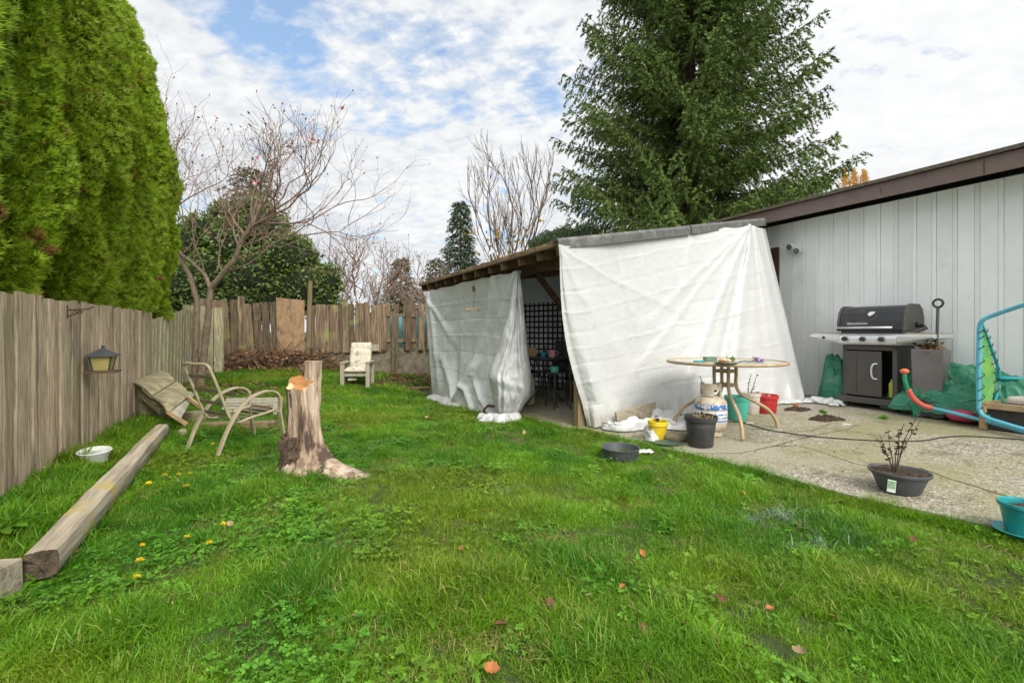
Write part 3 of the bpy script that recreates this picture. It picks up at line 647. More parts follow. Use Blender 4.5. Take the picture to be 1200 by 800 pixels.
for i, y in enumerate(YS):
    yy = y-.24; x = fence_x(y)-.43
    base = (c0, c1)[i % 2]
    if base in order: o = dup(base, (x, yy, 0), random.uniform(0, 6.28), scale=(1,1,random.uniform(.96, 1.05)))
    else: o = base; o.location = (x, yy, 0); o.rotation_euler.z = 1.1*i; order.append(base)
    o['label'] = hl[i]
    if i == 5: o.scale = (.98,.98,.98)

# ------------------------------------------------------------------ conifers
def conifer(name, label, loc, H, R, zb, nbr, mats, size, dens, droop=.5, prof=1.0, trunk_r=.3, cones=0, seed=0, gap=0, up=.1, group=None):
    rg = np.random.default_rng(seed); t_ = thing(name, label, 'tree', loc, 0, group)
    mb = MB(); mb.tube([(0,0,0),(.02*H*.1,0,H*.4),(0,0,H*.97)], [trunk_r, trunk_r*.7, .03], 9); mb.build('trunk', M['spruce_bark'], t_, smooth_='all')
    Ps, Ds, Ss = [], [], []; br = MB(); cp = []
    for i in range(nbr):
        h = (i+rg.random())/nbr; z = zb+(H-zb)*h
        L_ = R*((1-h)**prof)*(.72+.42*rg.random())*min(1, .75+h*3)+.15; az = i*2.399+rg.normal(0, .25)
        if gap and rg.random() < gap: L_ *= .55
        ca, sa = math.cos(az), math.sin(az); n = 9; pts = []
        for k in range(n):
            q = k/(n-1); zz_ = z+L_*(up*q*1.2-droop*q*(1-.55*q)+.16*q**3); pts.append((L_*q*ca, L_*q*sa, zz_))
        br.tube(pts, [max(.008, .035*(L_/R)*(1-q/n)*size*8) for q in range(n)], 4, cap=False)
        pts = np.array(pts)
        nb = int(max(6, L_/size*1.5))
        for k in range(nb):
            q = .14+.86*(k+rg.random())/nb; fi = q*(n-1); j = min(n-2, int(fi)); p = pts[j]+(pts[j+1]-pts[j])*(fi-j)
            side = 1 if k % 2 else -1; bl = size*(2.2+2.2*rg.random())*(1.15-.5*q)
            # side shoots go out and hang
            dv_ = np.array([ca*.5-sa*side*.6, sa*.5+ca*side*.6, -.1-2.1*droop*rg.random()]); dv_ /= np.linalg.norm(dv_)
            m_ = int(dens*bl/size)+2; tt = np.linspace(.05, 1, m_)[:, None]
            pp = p+dv_*bl*tt; pp[:, 2] -= (tt[:, 0]**2)*bl*droop*.55; pp += rg.normal(0, size*.13, pp.shape)
            dd = dv_+np.array([0, 0, -.25*droop])*tt+rg.normal(0, .28, (m_, 3)); Ps.append(pp); Ds.append(dd); Ss.append(np.full(m_, size)*(.8+.5*rg.random(m_)))
        tt = rg.random(int(L_/size*2.2)+2); fi = (.12+.88*tt)*(n-1); jj = np.minimum(n-2, fi.astype(int)); pp = pts[jj]+(pts[jj+1]-pts[jj])*(fi-jj)[:, None]+rg.normal(0, size*.25, (len(tt), 3)); Ps.append(pp); Ds.append(np.tile([ca, sa, .15], (len(tt), 1))+rg.normal(0, .7, pp.shape)); Ss.append(np.full(len(tt), size)*(.8+.5*rg.random(len(tt))))
        if cones and rg.random() < cones: cp.append(pts[-2]+np.array([0,0,-.25]))
    P = np.concatenate(Ps); D = np.concatenate(Ds); S = np.concatenate(Ss)
    npmesh('crown', fan(P, D, S*1.05, 4, .10, .8), 3, mats, t_)
    br.build('branches', M['spruce_bark'], t_)['kind'] = 'stuff'
    for c in cp[:12]:
        mb = MB(); mb.tube([(c[0],c[1],c[2]),(c[0],c[1],c[2]-.1),(c[0],c[1],c[2]-.28)], [.04,.06,.02], 6); mb.build('cone', M['cone'], t_)
    return t_
conifer('spruce_tree', 'huge dark green spruce towering over the lean-to roof', (6.95, 18.2, 0), 24, 6.1, 1.2, 700, M['spruce'], .14, 4.8, droop=.45, prof=.66, trunk_r=.42, cones=.1, seed=3, gap=.13)
conifer('small_conifer', 'narrow dark conifer standing alone beyond the lean-to roof', (-3.9, 35, 0), 11.1, 2.5, 1.0, 150, M['conifer'], .2, 3, droop=.2, prof=.85, trunk_r=.2, seed=5)
conifer('small_conifer', 'low olive conifer behind the bare twigs left of the lean-to roof', (-7.7, 32, 0), 6.3, 2.4, .5, 90, M['conifer_brown'], .17, 2.6, droop=.2, prof=.9, trunk_r=.15, seed=6)
conifer('small_conifer', 'pale olive conifer tip just above the far end of the lean-to roof', (-5.6, 34, 0), 6.6, 2.6, .5, 80, M['conifer_brown'], .17, 2.6, droop=.2, prof=.8, trunk_r=.15, seed=8)
conifer('small_conifer', 'brownish conifer top showing through the bare red tree', (-8.6, 15.2, 0), 6.6, 2.0, 2.4, 80, M['conifer_brown'], .12, 2.6, droop=.2, prof=.8, trunk_r=.12, seed=9)

# ------------------------------------------------------------------ broadleaf evergreen bushes
def bush(name, label, loc, blobs, n, size, m, core, trunk_h=1.2):
    t_ = thing(name, label, 'bush', loc); Ps, Ds = [], []
    tot = sum(b[3]**2 for b in blobs); cb = MB()
    for (x, y, z, r) in blobs:
        k = int(n*r*r/tot); d = nrm(RNG.normal(size=(k, 3))); s = r*(1+.10*np.sin(d[:, :1]*7+x*3)*np.sin(d[:, 2:]*8+y))*(1-.22*RNG.random((k, 1))**2)
        Ps.append(np.array([x, y, z])+d*s); Ds.append(d*.6+RNG.normal(0, .6, (k, 3))+np.array([0,0,.1]))
        cb.lathe([(r*.86*math.sin(PI*q/10), -r*.86*math.cos(PI*q/10)) for q in range(11)], 14, (x, y, z))
    P = np.concatenate(Ps); D = np.concatenate(Ds)
    npmesh('crown', leafq(P, D, size*(.7+.6*RNG.random(len(P))), .5), 4, m, t_)
    cb.build('dark_core', core, t_, smooth_='all')  # solid dark blobs filling the crown behind its leaves, no modelled twigs
    mb = MB(); mb.tube([(0,0,-.1),(.05,0,trunk_h*.6),(0,.1,trunk_h)], [.1,.08,.06], 7); mb.build('trunk', M['bark_grey'], t_)
    return t_
bl = []
rr_ = random.Random(4)
for px, py, d, r in [(225,330,12,.8),(255,320,12.4,.9),(240,275,12.6,.75),(275,285,12.6,.85),(300,325,12.4,.95),(310,270,12.8,.75),(340,300,12.6,.85),(355,335,12.5,.8),(380,325,12.8,.55),(215,290,12.2,.7),(265,250,12.8,.5),(330,350,12.4,.7),(290,352,12.2,.7),(378,348,12.6,.5),(240,355,12,.7),(300,245,12.9,.5),(205,350,12,.8)]:
    p = at(px, py, d); bl.append((p.x+6.8, p.y-12.5, p.z-.1, r*.88))
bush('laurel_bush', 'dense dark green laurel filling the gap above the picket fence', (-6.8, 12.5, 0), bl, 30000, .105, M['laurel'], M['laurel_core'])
bl = []
for px, py, d, r in [(645,288,17,.55),(662,284,17.3,.6),(690,282,17,.6),(632,292,16.8,.4)]:
    p = at(px, py, d); bl.append((p.x-1.9, p.y-17, p.z, r))
bush('low_spruce_foliage', 'low dark spruce foliage showing behind the lean-to roof', (1.9, 17, 0), bl, 9000, .08, M['conifer'], M['laurel_core'], 3.5)  # leaf clumps standing in for the low foliage of the spruce

# ------------------------------------------------------------------ bare trees
def grow(mb, p, d, L_, r, lev, rg, tips, up=.25, wig=.28, nchild=(2,3), shrink=.72, seg=4, n=5, spread=.6):
    pts = [p.copy()]; rs = [r]; cur = p.copy(); dd = d.normalized(); marks = []
    for k in range(seg):
        dd = (dd+Vector((rg.gauss(0, wig), rg.gauss(0, wig), rg.gauss(0, wig)+up))*.5).normalized(); cur = cur+dd*L_/seg; pts.append(cur.copy()); rs.append(r*(1-.38*(k+1)/seg)); marks.append((cur.copy(), dd.copy()))
    mb.tube(pts, rs, n if lev > 1 else 3, cap=False)
    if lev <= 0: tips.append((cur, dd)); return
    for c in range(rg.randint(*nchild)):
        q = marks[-1] if c == 0 else marks[rg.randint(max(0, seg-3), seg-1)]
        ax = Vector((rg.gauss(0,1), rg.gauss(0,1), rg.gauss(0,.5))); ax = (ax-q[1]*ax.dot(q[1])).normalized()
        nd_ = (q[1]+ax*(spread*(.35 if c == 0 else 1)*rg.uniform(.7,1.3))).normalized()
        grow(mb, q[0], nd_, L_*shrink*rg.uniform(.75,1.2), r*(.62 if c else .68), lev-1, rg, tips, up, wig, nchild, shrink, seg, n, spread)
def budmesh(tips, size, m, parent, name='bud', every=1):
    P = np.array([list(t_[0]) for t_ in tips[::every]]); D = np.array([list(t_[1]) for t_ in tips[::every]])
    if not len(P): return
    o = npmesh(name, leafq(P, D+RNG.normal(0, .5, P.shape), size*(.6+.8*RNG.random(len(P))), .6), 4, m, parent); return o
# forked sumac at the corner
SD = 8.8; sb = at(229, 440, SD); base = Vector((sb.x, sb.y, ground(sb.x, sb.y)))
t_ = thing('bare_tree', 'bare forked tree with reddish twigs at the fence corner', 'tree', base)
def sp(px, py, d): return at(px, py, d)-base
tr = MB(); rg = random.Random(12); tips = []
def limb(pts, rs, n=8): tr.tube(pts, rs, n, cap=False)
limb([sp(229,452,8.8), sp(229,428,8.8), sp(230,390,8.8), sp(231,352,8.85), sp(223,324,8.9), sp(211,302,8.95), sp(196,286,9.0)], [.085,.06,.052,.048,.043,.038,.035])
limb([sp(234,452,8.75), sp(239,415,8.75), sp(243,378,8.75), sp(247,338,8.75)], [.08,.062,.056,.054])
limb([sp(247,338,8.75), sp(240,322,8.8), sp(226,308,8.85), sp(212,298,8.9), sp(203,280,9.0), sp(200,250,9.1)], [.045,.036,.03,.026,.023,.02])
limb([sp(247,338,8.75), sp(262,320,8.7), sp(276,303,8.6), sp(280,290,8.6), sp(287,276,8.55), sp(296,264,8.5)], [.056,.052,.048,.044,.042,.038])
cr = MB()
starts = [((280,290,8.6),(-.1,0,.9),.75,.03),((287,276,8.55),(-.5,.3,.8),.9,.032),((296,264,8.5),(.05,0,1),.9,.036),((296,264,8.5),(.9,.2,.45),.95,.036),((300,262,8.5),(.8,-.5,.7),.9,.03),((262,320,8.7),(-.6,-.3,.7),.8,.024),
          ((203,280,9.0),(.1,0,1),1.0,.03),((200,250,9.1),(.4,0,1),.9,.026),((200,250,9.1),(-.2,.1,1),.95,.026),((212,298,8.9),(.6,.4,.8),.8,.02),((226,308,8.85),(.3,-.3,1),.8,.02),((296,264,8.5),(-.45,.2,.9),1.0,.034),
          ((280,290,8.6),(.9,.3,.2),.9,.026),((196,286,9.0),(.1,.2,1),1.1,.03),((276,303,8.6),(.6,.2,.15),.8,.022),((287,276,8.55),(1,.4,.05),1.2,.03),((240,322,8.8),(-.3,.2,1),1.2,.024),((247,338,8.75),(.05,.5,.9),1.2,.026),((196,286,9.0),(-.15,.2,1),1.35,.03),((200,250,9.1),(.15,0,1),1.25,.028),((200,250,9.1),(.6,.2,.8),1.15,.026),((287,276,8.55),(.3,0,1),1.15,.03),((296,264,8.5),(1,-.1,.25),1.3,.034),((300,262,8.5),(.9,.1,.7),1.15,.03),((296,264,8.5),(-.2,-.2,1),1.15,.03),((300,262,8.5),(1,.3,.0),1.35,.03),((262,320,8.7),(.9,.3,.25),1.2,.024)]
for (q, d, l, r) in starts:
    grow(cr, sp(*q), Vector(d), l*(.84 if d[0] > .7 else .78), r*.66, 4, rg, tips, up=.2, wig=.42, nchild=(2,3), shrink=.80, spread=.75)
tr.build('trunk', M['bark_grey'], t_, smooth_='all')
cr.build('crown', M['twig_red'], t_)
budmesh(tips, .05, M['bud'], t_, 'seed_heads', 2)['kind'] = 'stuff'
budmesh(tips, .075, M['red_leaf'], t_, 'red_leaves', 60)['kind'] = 'stuff'
# low bare shrub beyond the pickets
def bare(label, loc, n, H, rad, L_, r, mt, mc, lev, seed, budm=None, name='bare_tree', up=.3, spread=.55, group=None, stem=.35, bud=.07, every=1, shrink=.78, wig=.3, lean=0):
    t_ = thing(name, label, 'tree', loc, 0, 0 and '' or group); rg = random.Random(seed); tips = []; a = MB(); b = MB()
    a.tube([(0,0,-.2),(.02,.03,H*.5),(0,0,H)], [r*1.7,r*1.4,r*1.2], 7, cap=False)
    for i in range(n):
        az = 2*PI*i/n+rg.uniform(-.3,.3); d = Vector((math.cos(az)*rad+lean, math.sin(az)*rad*.7, 1)).normalized(); top = Vector((0,0,H))+d*L_*.9
        k = 5; pts = [Vector((0,0,H*.9))+d*L_*.9*q/k+Vector((rg.gauss(0,.03*L_),rg.gauss(0,.03*L_),0))*(q > 0 and q < k) for q in range(k+1)]
        a.tube(pts, [r*(1-.45*q/k) for q in range(k+1)], 6, cap=False)
        grow(b, top, d, L_*.6, r*.55, lev, rg, tips, up, wig, (2,3), shrink, 4, 4, spread)
        for q in (2,3,4): grow(b, pts[q], (d+Vector((rg.gauss(0,.5),rg.gauss(0,.5),.1))).normalized(), L_*.5, r*.3, lev-1, rg, tips, up, wig, (2,3), shrink, 4, 3, spread)
    a.build('trunk', mt, t_, smooth_='all'); b.build('crown', mc, t_)
    if budm: budmesh(tips, bud, budm, t_, 'last_leaves', every)['kind'] = 'stuff'
    return t_, tips
p = at(432, 380, 14.5); bare('low bare tree with grey twigs beyond the picket fence', (p.x, p.y, 0), 6, 1.5, .75, 1.0, .05, M['bark_grey'], M['twig_red'], 4, 3, M['bud'], bud=.06, every=3, wig=.4, spread=.7)
p = at(487, 380, 15.5); bare('small bare tree with twigs reaching over the far roof corner', (p.x, p.y, 0), 5, 1.6, .6, .9, .045, M['bark_grey'], M['twig_red'], 4, 5, M['bud'], bud=.06, every=4, wig=.4, spread=.7)
p = at(385, 380, 13.6); bare('bare tree leaning out from behind the dark laurel', (p.x, p.y, 0), 5, 1.6, .8, 1.15, .05, M['bark_grey'], M['twig_red'], 4, 9, M['bud'], bud=.06, every=2, wig=.4, spread=.7)
p = at(598, 380, 30); 
t2, tips2 = bare('tall leafless maple with yellow mossy limbs behind the lean-to', (p.x, p.y, 0), 8, 2.8, .36, 4.3, .12, M['bark_yellow'], M['twig_tan'], 4, 11, None, up=.3, spread=.5, shrink=.68, wig=.2)
P = []
rg = random.Random(2)
for i in range(55): q = at(rg.gauss(600, 24), rg.gauss(275, 17), 30+rg.uniform(-1.5,1.5)); P.append((q.x-p.x, q.y-p.y, q.z))
o = npmesh('orange_leaves', leafq(np.array(P), RNG.normal(size=(55,3)), .3, .8), 4, M['orange_leaf'], t2); o['kind'] = 'stuff'
# flame coloured tree tops behind the house
p = at(1003, 330, 34); tf = thing('autumn_tree', 'orange autumn tree tips showing above the house roof', 'tree', (p.x, p.y, 0)); Ps = []
for px, w_ in ((990,2.3),(1001,2.0),(1013,2.2)):
    for i in range(900):
        y = random.uniform(196, 206)+abs(random.gauss(0, 1))*20; q = at(px+random.gauss(0, w_*min(1.8, .3+max(0, y-196)/16)), y, 34+random.gauss(0,.4)); Ps.append((q.x-p.x, q.y-p.y, q.z))
Ps = np.array(Ps); npmesh('crown', leafq(Ps, RNG.normal(size=Ps.shape)+np.array([0,0,1]), .13, .6), 4, M['orange_leaf'], tf)
mb = MB()
for dx in (-.8,0,.7): mb.tube([(dx*.3,0,0),(dx,0,6),(dx*1.1,0,11)], [.2,.12,.03], 6)
mb.build('trunk', M['bark_grey'], tf)
# brush heap along the wall
bh = thing('brush_pile', 'heap of dead twigs and brown leaves against the concrete wall', 'brush pile'); mb = MB(); rg = random.Random(8)
P = []
for i in range(300):
    px = rg.triangular(238, 445, 300); q = bline(px)+BN*(.25+abs(rg.gauss(0,.28))); g_ = ground(q.x, q.y); hgt = (.42 if px < 400 else .3)*rg.random()**1.3
    p0 = Vector((q.x, q.y, g_+hgt)); d = Vector((rg.gauss(0,1), rg.gauss(0,.5), rg.gauss(.1,.35))).normalized(); l = rg.uniform(.25,.8)
    pts = [p0]; 
    for k in range(4): d = (d+Vector((rg.gauss(0,.25),rg.gauss(0,.2),rg.gauss(0,.2)))).normalized(); pts.append(pts[-1]+d*l/4)
    r = rg.uniform(.004,.013); mb.tube(pts, [r,r*.9,r*.8,r*.6,r*.4], 4, cap=False)
for i in range(1500):
    px = rg.triangular(238, 440, 310); q = bline(px)+BN*(.2+abs(rg.gauss(0,.35))); P.append((q.x, q.y, ground(q.x,q.y)+(.42*rg.random()**1.5 if px < 400 else .25*rg.random())))
mb.build('twigs', M['brush'], bh)['kind'] = 'stuff'
P = np.array(P); npmesh('dead_leaves', leafq(P, RNG.normal(size=P.shape), .10, .6), 4, M['litter'], bh)['kind'] = 'stuff'
for (px, py, d, h_, nm) in ((212,430,9.0,.75,'torn bleached stump with splinters beside the forked tree'),):
    q = at(px, py, d); mb = MB(); z0 = ground(q.x, q.y)
    for i in range(22):
        a = i*.9; r = .10; l = h_*random.uniform(.45,1.1); x = r*math.cos(a)*random.random(); y = r*math.sin(a)*random.random()
        mb.tube([(x,y,-.05),(x*1.1,y*1.1,l*.6),(x*2.0+random.gauss(0,.03),y*2.0,l)], [.06,.04,.008], 5)
    tag(mb.build('splintered_stump', M['chair_wood'], loc=(q.x,q.y,z0)), nm, 'stump')
# ------------------------------------------------------------------ tarps
def poly_at(pts, t):
    """pts: [(t, Vector)]"""
    for (a, p), (b, q) in zip(pts[:-1], pts[1:]):
        if t <= b: return p.lerp(q, (t-a)/(b-a) if b > a else 0)
    return pts[-1][1]
def smooth_poly(pts, t, w=.04): return (poly_at(pts, max(pts[0][0], t-w))+poly_at(pts, t)*2+poly_at(pts, min(pts[-1][0], t+w)))/4
def ridge(a, b, p, q, w, h):
    """a straight fold from p to q in cloth coordinates"""
    dx, dy = q[0]-p[0], q[1]-p[1]; L2 = dx*dx+dy*dy; t = max(0, min(1, ((a-p[0])*dx+(b-p[1])*dy)/L2))
    d = math.hypot(a-p[0]-dx*t, b-p[1]-dy*t); ww = w*(.5+t); return h*math.exp(-(d/ww)**2)*min(1, (1-t)*4+.15)
def fbm(x, y, z, o=4): return noise.fractal(Vector((x, y, z)), 1.0, 2.0, o)
FRN = Vector((-.53,-.85,0)).normalized()
T = [(0, at(656,287,5.1)), (.25, at(716,281,5.62)), (.6, at(812,271,6.45)), (.86, at(880,263,7.0)), (.93, at(888,264,7.2)), (1, at(897,268,7.45))]
def sl(px, py, lift=.01): p = onslab(px, py); p.z += lift; return p
B = [(0, sl(689,499)), (.1, sl(714,500)), (.25, sl(752,489)), (.45, sl(800,485)), (.6, sl(835,483)), (.8, sl(880,477)), (.92, sl(925,472)), (1, sl(946,470))]
pr = random.Random(5)
FOLDS = [((.86,0),(.42,1),.018,.06),((.86,0),(.58,1),.016,-.05),((.86,0),(.7,1),.02,.07),((.87,0),(.85,1),.018,-.05),((.9,0),(.95,1),.02,.06),((.0,0),(.10,1),.02,.035),((.0,0),(.03,1),.012,-.03),((0,0),(.25,.75),.02,.03),((0,0),(.5,.45),.014,.02),
         ((.86,0),(.3,.5),.018,.03),((.86,0),(.15,.85),.018,.03),((.25,0),(.3,.6),.02,.02),((.6,0),(.5,.4),.02,.025),((.6,0),(.63,.35),.014,-.02),((.97,0),(1,1),.02,.06)]
def front(a, b):
    # the cloth sags between its fixings along the roof edge
    t = smooth_poly(T, a, .02) if 0 < a < 1 else poly_at(T, a)
    p = t.lerp(smooth_poly(B, a, .03), b)
    fix = [0,.13,.27,.43,.6,.74,.86,1]
    for f0, f1 in zip(fix[:-1], fix[1:]):
        if f0 <= a <= f1: sg = math.sin(PI*(a-f0)/(f1-f0)); p.z -= .028*sg*(1-b)**3; break
    h = -.10*math.sin(PI*min(1, b))*math.sin(PI*a)                     # hangs back a little in the middle
    for (q0, q1, w, hh) in FOLDS: h += ridge(a, b, q0, q1, w, hh*.62)
    aa = a+.02*fbm(a*3, b*3, 2); bb = b+.025*fbm(a*3, b*3, 7)
    # creases left from how it was packed
    for k in range(1, 9):
        c = k/9+.02*math.sin(k*7)-.10*a*(1-.3*b); e = (bb-c)/.008; h += .009*math.exp(-e*e)*(1 if k % 2 else -.8)*(.5+.9*abs(noise.noise(Vector((a*6, k*3.3, 1)))))
    for k in range(1, 8):
        e = (aa-k/8-.01)/.005; h += .005*math.exp(-e*e)*(1 if k % 2 else -1)
    h += .020*fbm(a*2.5, b*2.2, 4, 3)+.007*fbm(a*9, b*8, 9, 4)+.002*fbm(a*30, b*26, 1, 3)
    if b > .86: h += (b-.86)/.14*(.10*abs(fbm(a*11, 3, 5))+.05)
    q = p+FRN*h
    if a < .3:  # left edge bows outward toward the opening
        q += Vector((-.12,-.03,0))*math.sin(PI*b)*(1-a/.3)*1.0
    return q
ft = thing('white_tarp', 'white plastic tarp hanging from the lean-to roof edge behind the glass table', 'tarp', (0,0,0), 0, None)
mb = MB(); mb.grid(lambda u, v: front(u, v), 260, 190); mb.build('hanging_sheet', M['tarp'], ft, smooth_='all')
def heap(name, parent, path, wid, hgt, m, seed=0, nu=90, nv=26, fr=4, rug=.03):
    """crumpled cloth lying along a path"""
    mb = MB(); k = len(path)-1; pts = [(i/k, Vector(p)) for i, p in enumerate(path)]
    def f(u, v):
        p = smooth_poly(pts, u, .05); q = poly_at(pts, min(1, u+.03)); r = poly_at(pts, max(0, u-.03)); d = (q-r).normalized(); s = Vector((-d.y, d.x, 0))
        e = min(1, u*9, (1-u)*9)**.5; w = wid*(.75+.5*noise.noise(Vector((u*4, seed, 0))))*(.35+.65*e); hh = hgt*(.85+.6*noise.noise(Vector((u*4, seed, 3))))*e
        x = (v*2-1); z = hh*(1-abs(x)**2.2); n1 = fbm(u*fr*2, v*2.4, seed, 2)+.8*(1-3*abs(noise.noise(Vector((u*fr*2.5, v*2.5, seed+9)))))
        p = p+s*(x*w+.05*fbm(u*fr, v*2, seed+5)); p.z += .006+max(0, z+rug*n1*(1-abs(x)**4)); return p
    mb.grid(f, nu, nv); return mb.build(name, m, parent, smooth_='all')
heap('bunched_hem', ft, [sl(705,502), sl(730,506), sl(755,503), sl(785,503), sl(812,505)], .09, .11, M['tarp'], 3)
heap('bunched_hem', ft, [sl(762,497), sl(780,494), sl(800,497), sl(825,494)], .17, .12, M['tarp'], 8)
heap('bunched_hem', ft, [sl(758,510), sl(764,519), sl(772,514)], .05, .10, M['tarp'], 5, nu=30)
heap('trailing_hem', ft, [sl(905,473), sl(930,472), sl(950,471), sl(975,474), sl(984,477)], .13, .05, M['tarp'], 12)
lt = thing('grey_tarp', 'thin greyish plastic tarp closing the lawn side of the lean-to', 'tarp')
LN = Vector((-.89,-.455,0))
def lg(px, py, d): return at(px, py, d)
T2 = [(0, at(497,342,9.5)), (.5, at(556,327,7.6)), (1, at(607,317,6.4))]
B2 = [(0, at(506,462,9.45)), (.3, at(530,472,8.2)), (.62, at(556,484,7.2)), (.85, at(578,487,6.75)), (1, at(597,490,6.4))]
LF = [((.05,.0),(.1,1),.02,.04),((.75,0),(.35,.9),.03,.06),((.98,0),(.5,.85),.03,.05),((.3,1),(.1,.55),.03,.05),((.3,1),(.25,.5),.03,-.04),((.3,1),(.55,.6),.03,.06),((.62,1),(.35,.8),.02,.06),((.8,1),(.5,.75),.02,.05),((1,.0),(.75,.9),.03,-.06),((0,0),(.25,.5),.02,.03)]
def left(a, b):
    p = poly_at(T2, a).lerp(smooth_poly(B2, a, .05), b)
    h = -.16*math.sin(PI*a)*math.sin(PI*b)**.8
    for (q0, q1, w, hh) in LF: h += ridge(a, b, q0, q1, w, hh)
    for k in range(1, 7): e = (b-k/7-.03*a+.02*fbm(a*3,b*3,1))/.008; h += .006*math.exp(-e*e)*(1 if k % 2 else -1)
    for k in range(1, 6): e = (a-k/6+.02*fbm(a*3,b*3,6))/.006; h += .009*math.exp(-e*e)
    h += .04*fbm(a*2.5, b*2, 14, 3)+.010*fbm(a*9, b*7, 19, 4)+.002*fbm(a*28, b*22, 3, 3); p = p+LN*h; p.z -= .02*abs(math.sin(a*PI*5))*(1-b)**4; return p
mb = MB(); mb.grid(left, 170, 130); mb.build('hanging_sheet', M['tarp_grey'], lt, smooth_='all')
# loose corner that billows out at the opening
def flap(u, v):
    yl = [(0,604),(.25,597),(.5,585),(.7,572),(.85,577),(1,584)]; yr = [(0,609),(.2,613),(.5,618),(.72,623),(.84,621),(.94,611),(1,598)]
    def I(t, v):
        for (a, p), (b, q) in zip(t[:-1], t[1:]):
            if v <= b: k = (v-a)/(b-a); k = k*k*(3-2*k)*.5+k*.5; return p+(q-p)*k
        return t[-1][1]
    py = 317+(491-317)*v; px = I(yl, v)+(I(yr, v)-I(yl, v))*u; w = (I(yr, v)-I(yl, v))/50
    x = u*2-1; d = 6.42-.30*w*math.sqrt(max(0, 1-abs(x)**2.6)); h = .03*fbm(u*2, v*5, 3)+.02*fbm(u*7, v*11, 8)
    for (a0, a1) in ((.5,.3),(.5,.7),(.5,.9),(.5,.1)): h += .035*math.exp(-((u-(a0+(a1-a0)*v))/.05)**2)*(1 if a1 != .7 else -1)
    h += .03*math.exp(-((v-.72-.1*u)/.03)**2)
    return at(px+9*math.sin(v*5)*0, py, d-h)
mb = MB(); mb.grid(flap, 70, 120); mb.grid(lambda u, v: flap(u, v)+Vector((0, .06+.25*math.sin(PI*u)*min(1, v*1.5), 0)), 20, 30); mb.build('billowing_corner', M['tarp'], lt, smooth_='all')
def lawn(px, py, l=.0): p = ongrass(px, py); p.z += l; return p
heap('hem_on_grass', lt, [lawn(505,464), lawn(515,469), lawn(530,475), lawn(548,480), lawn(566,484), lawn(583,490)], .20, .10, M['tarp'], 21, rug=.018)
heap('hem_on_grass', lt, [lawn(560,492), lawn(575,494), lawn(590,495), lawn(606,492)], .16, .11, M['tarp'], 25, nu=50)
mb = MB()
bp = thing('white_tarp', 'pale tarp across the back of the lean-to, seen above the lattice', 'tarp')
A_ = Vector((-.9, 10.3, 0)); B_ = Vector((2.6, 8.6, 0))
mb.grid(lambda u, v: A_.lerp(B_, u)+Vector((.1*fbm(u*5, v*2, 3), .1*fbm(u*5, v*2, 3)+.05*math.sin(u*30), .10+2.38*v)), 60, 40); mb.build('hanging_sheet', M['tarp_back'], bp, smooth_='all')
# rusty bent bar, bricks holding the hem
p = lawn(566, 489, .02); q = lawn(583, 489, .02)
mb = MB(); mb.tube([p, p+Vector((.02,0,.10)), p+Vector((.07,.0,.15)), q+Vector((0,0,.14)), q+Vector((.06,0,.08))], .02, 8); tag(mb.build('rusty_bar', M['iron'], smooth_=True), 'bent rusty bar pinning the tarp hem at the shelter corner', 'bar')
# wind chime
wc = thing('wind_chime', 'small wooden chime hanging on a wire against the grey tarp', 'wind chime', at(555,362,7.25))
mb = MB(); mb.box((0,0,0), (.23,.035,.035)); mb.build('crossbar', M['tan_wood'], wc)
mb = MB(); mb.tube([(0,0,.02),(.0,0,.15),(.01,0,.2),(0,0,.42)], .004, 5); mb.tube([(0,0,.27),(.015,0,.29),(.02,-.01,.33),(0,0,.37),(-.015,0,.32),(0,0,.27)], .012, 6); mb.build('hook', M['iron'], wc)
mb = MB()
for x in (-.09,-.06,.06,.09): mb.tube([(x,0,-.01),(x,0,-.04)], .006, 5)
mb.build('peg_row', M['iron'], wc)['kind'] = 'stuff'

# ------------------------------------------------------------------ left side: feeder, hook, lounger, beam
def fpos(px, py):    # on the left fence face
    r = (px-600)/F; y = (-3.33+.511*3)/(r+.511); return at(px, py, y)
fp = fpos(94, 427); RZF = math.atan2(-.89,.455)+PI   # local -y points to the yard
bf = thing('bird_feeder', 'hanging-style bird feeder with dark hip roof fixed to the grey fence', 'bird feeder', fp+V*.16-Vector((0,0,0)), math.atan2(.455,.89)-PI/2)
bf.scale = (.78,.78,.78)
# local x = across yard (V) rotated; keep it square
s = .0072
mb = MB(); mb.add([(-.14,-.14,.10),(.14,-.14,.10),(.14,.14,.10),(-.14,.14,.10),(-.02,-.02,.185),(.02,-.02,.185),(.02,.02,.185),(-.02,.02,.185),(-.14,-.14,.09),(.14,-.14,.09),(.14,.14,.09),(-.14,.14,.09)],
    [(0,1,5,4),(1,2,6,5),(2,3,7,6),(3,0,4,7),(4,5,6,7),(8,9,1,0),(9,10,2,1),(10,11,3,2),(11,8,0,3),(11,10,9,8)]); mb.box((0,0,.2), (.03,.03,.04)); mb.build('roof', M['feeder_roof'], bf, bevel=.003)
mb = MB(); mb.add([(-.07,-.07,-.075),(.07,-.07,-.075),(.07,.07,-.075),(-.07,.07,-.075),(-.10,-.10,.09),(.10,-.10,.09),(.10,.10,.09),(-.10,.10,.09)], [(3,2,1,0),(4,5,6,7),(0,1,5,4),(1,2,6,5),(2,3,7,6),(3,0,4,7)]); mb.build('seed_box', M['feeder_glass'], bf, bevel=.004)
mb = MB(); mb.box((0,0,-.09), (.29,.29,.025)); mb.build('tray', M['feeder_wood'], bf, bevel=.003)
mb = MB(); mb.box((0,0,.0), (.012,.012,.2)); 
for x in (-.085,.085):
    for y in (-.085,.085): mb.bar((x*.85,y*.85,-.08), (x*1.17,y*1.17,.09), .012, .012)
mb.build('corner_rods', M['feeder_roof'], bf)
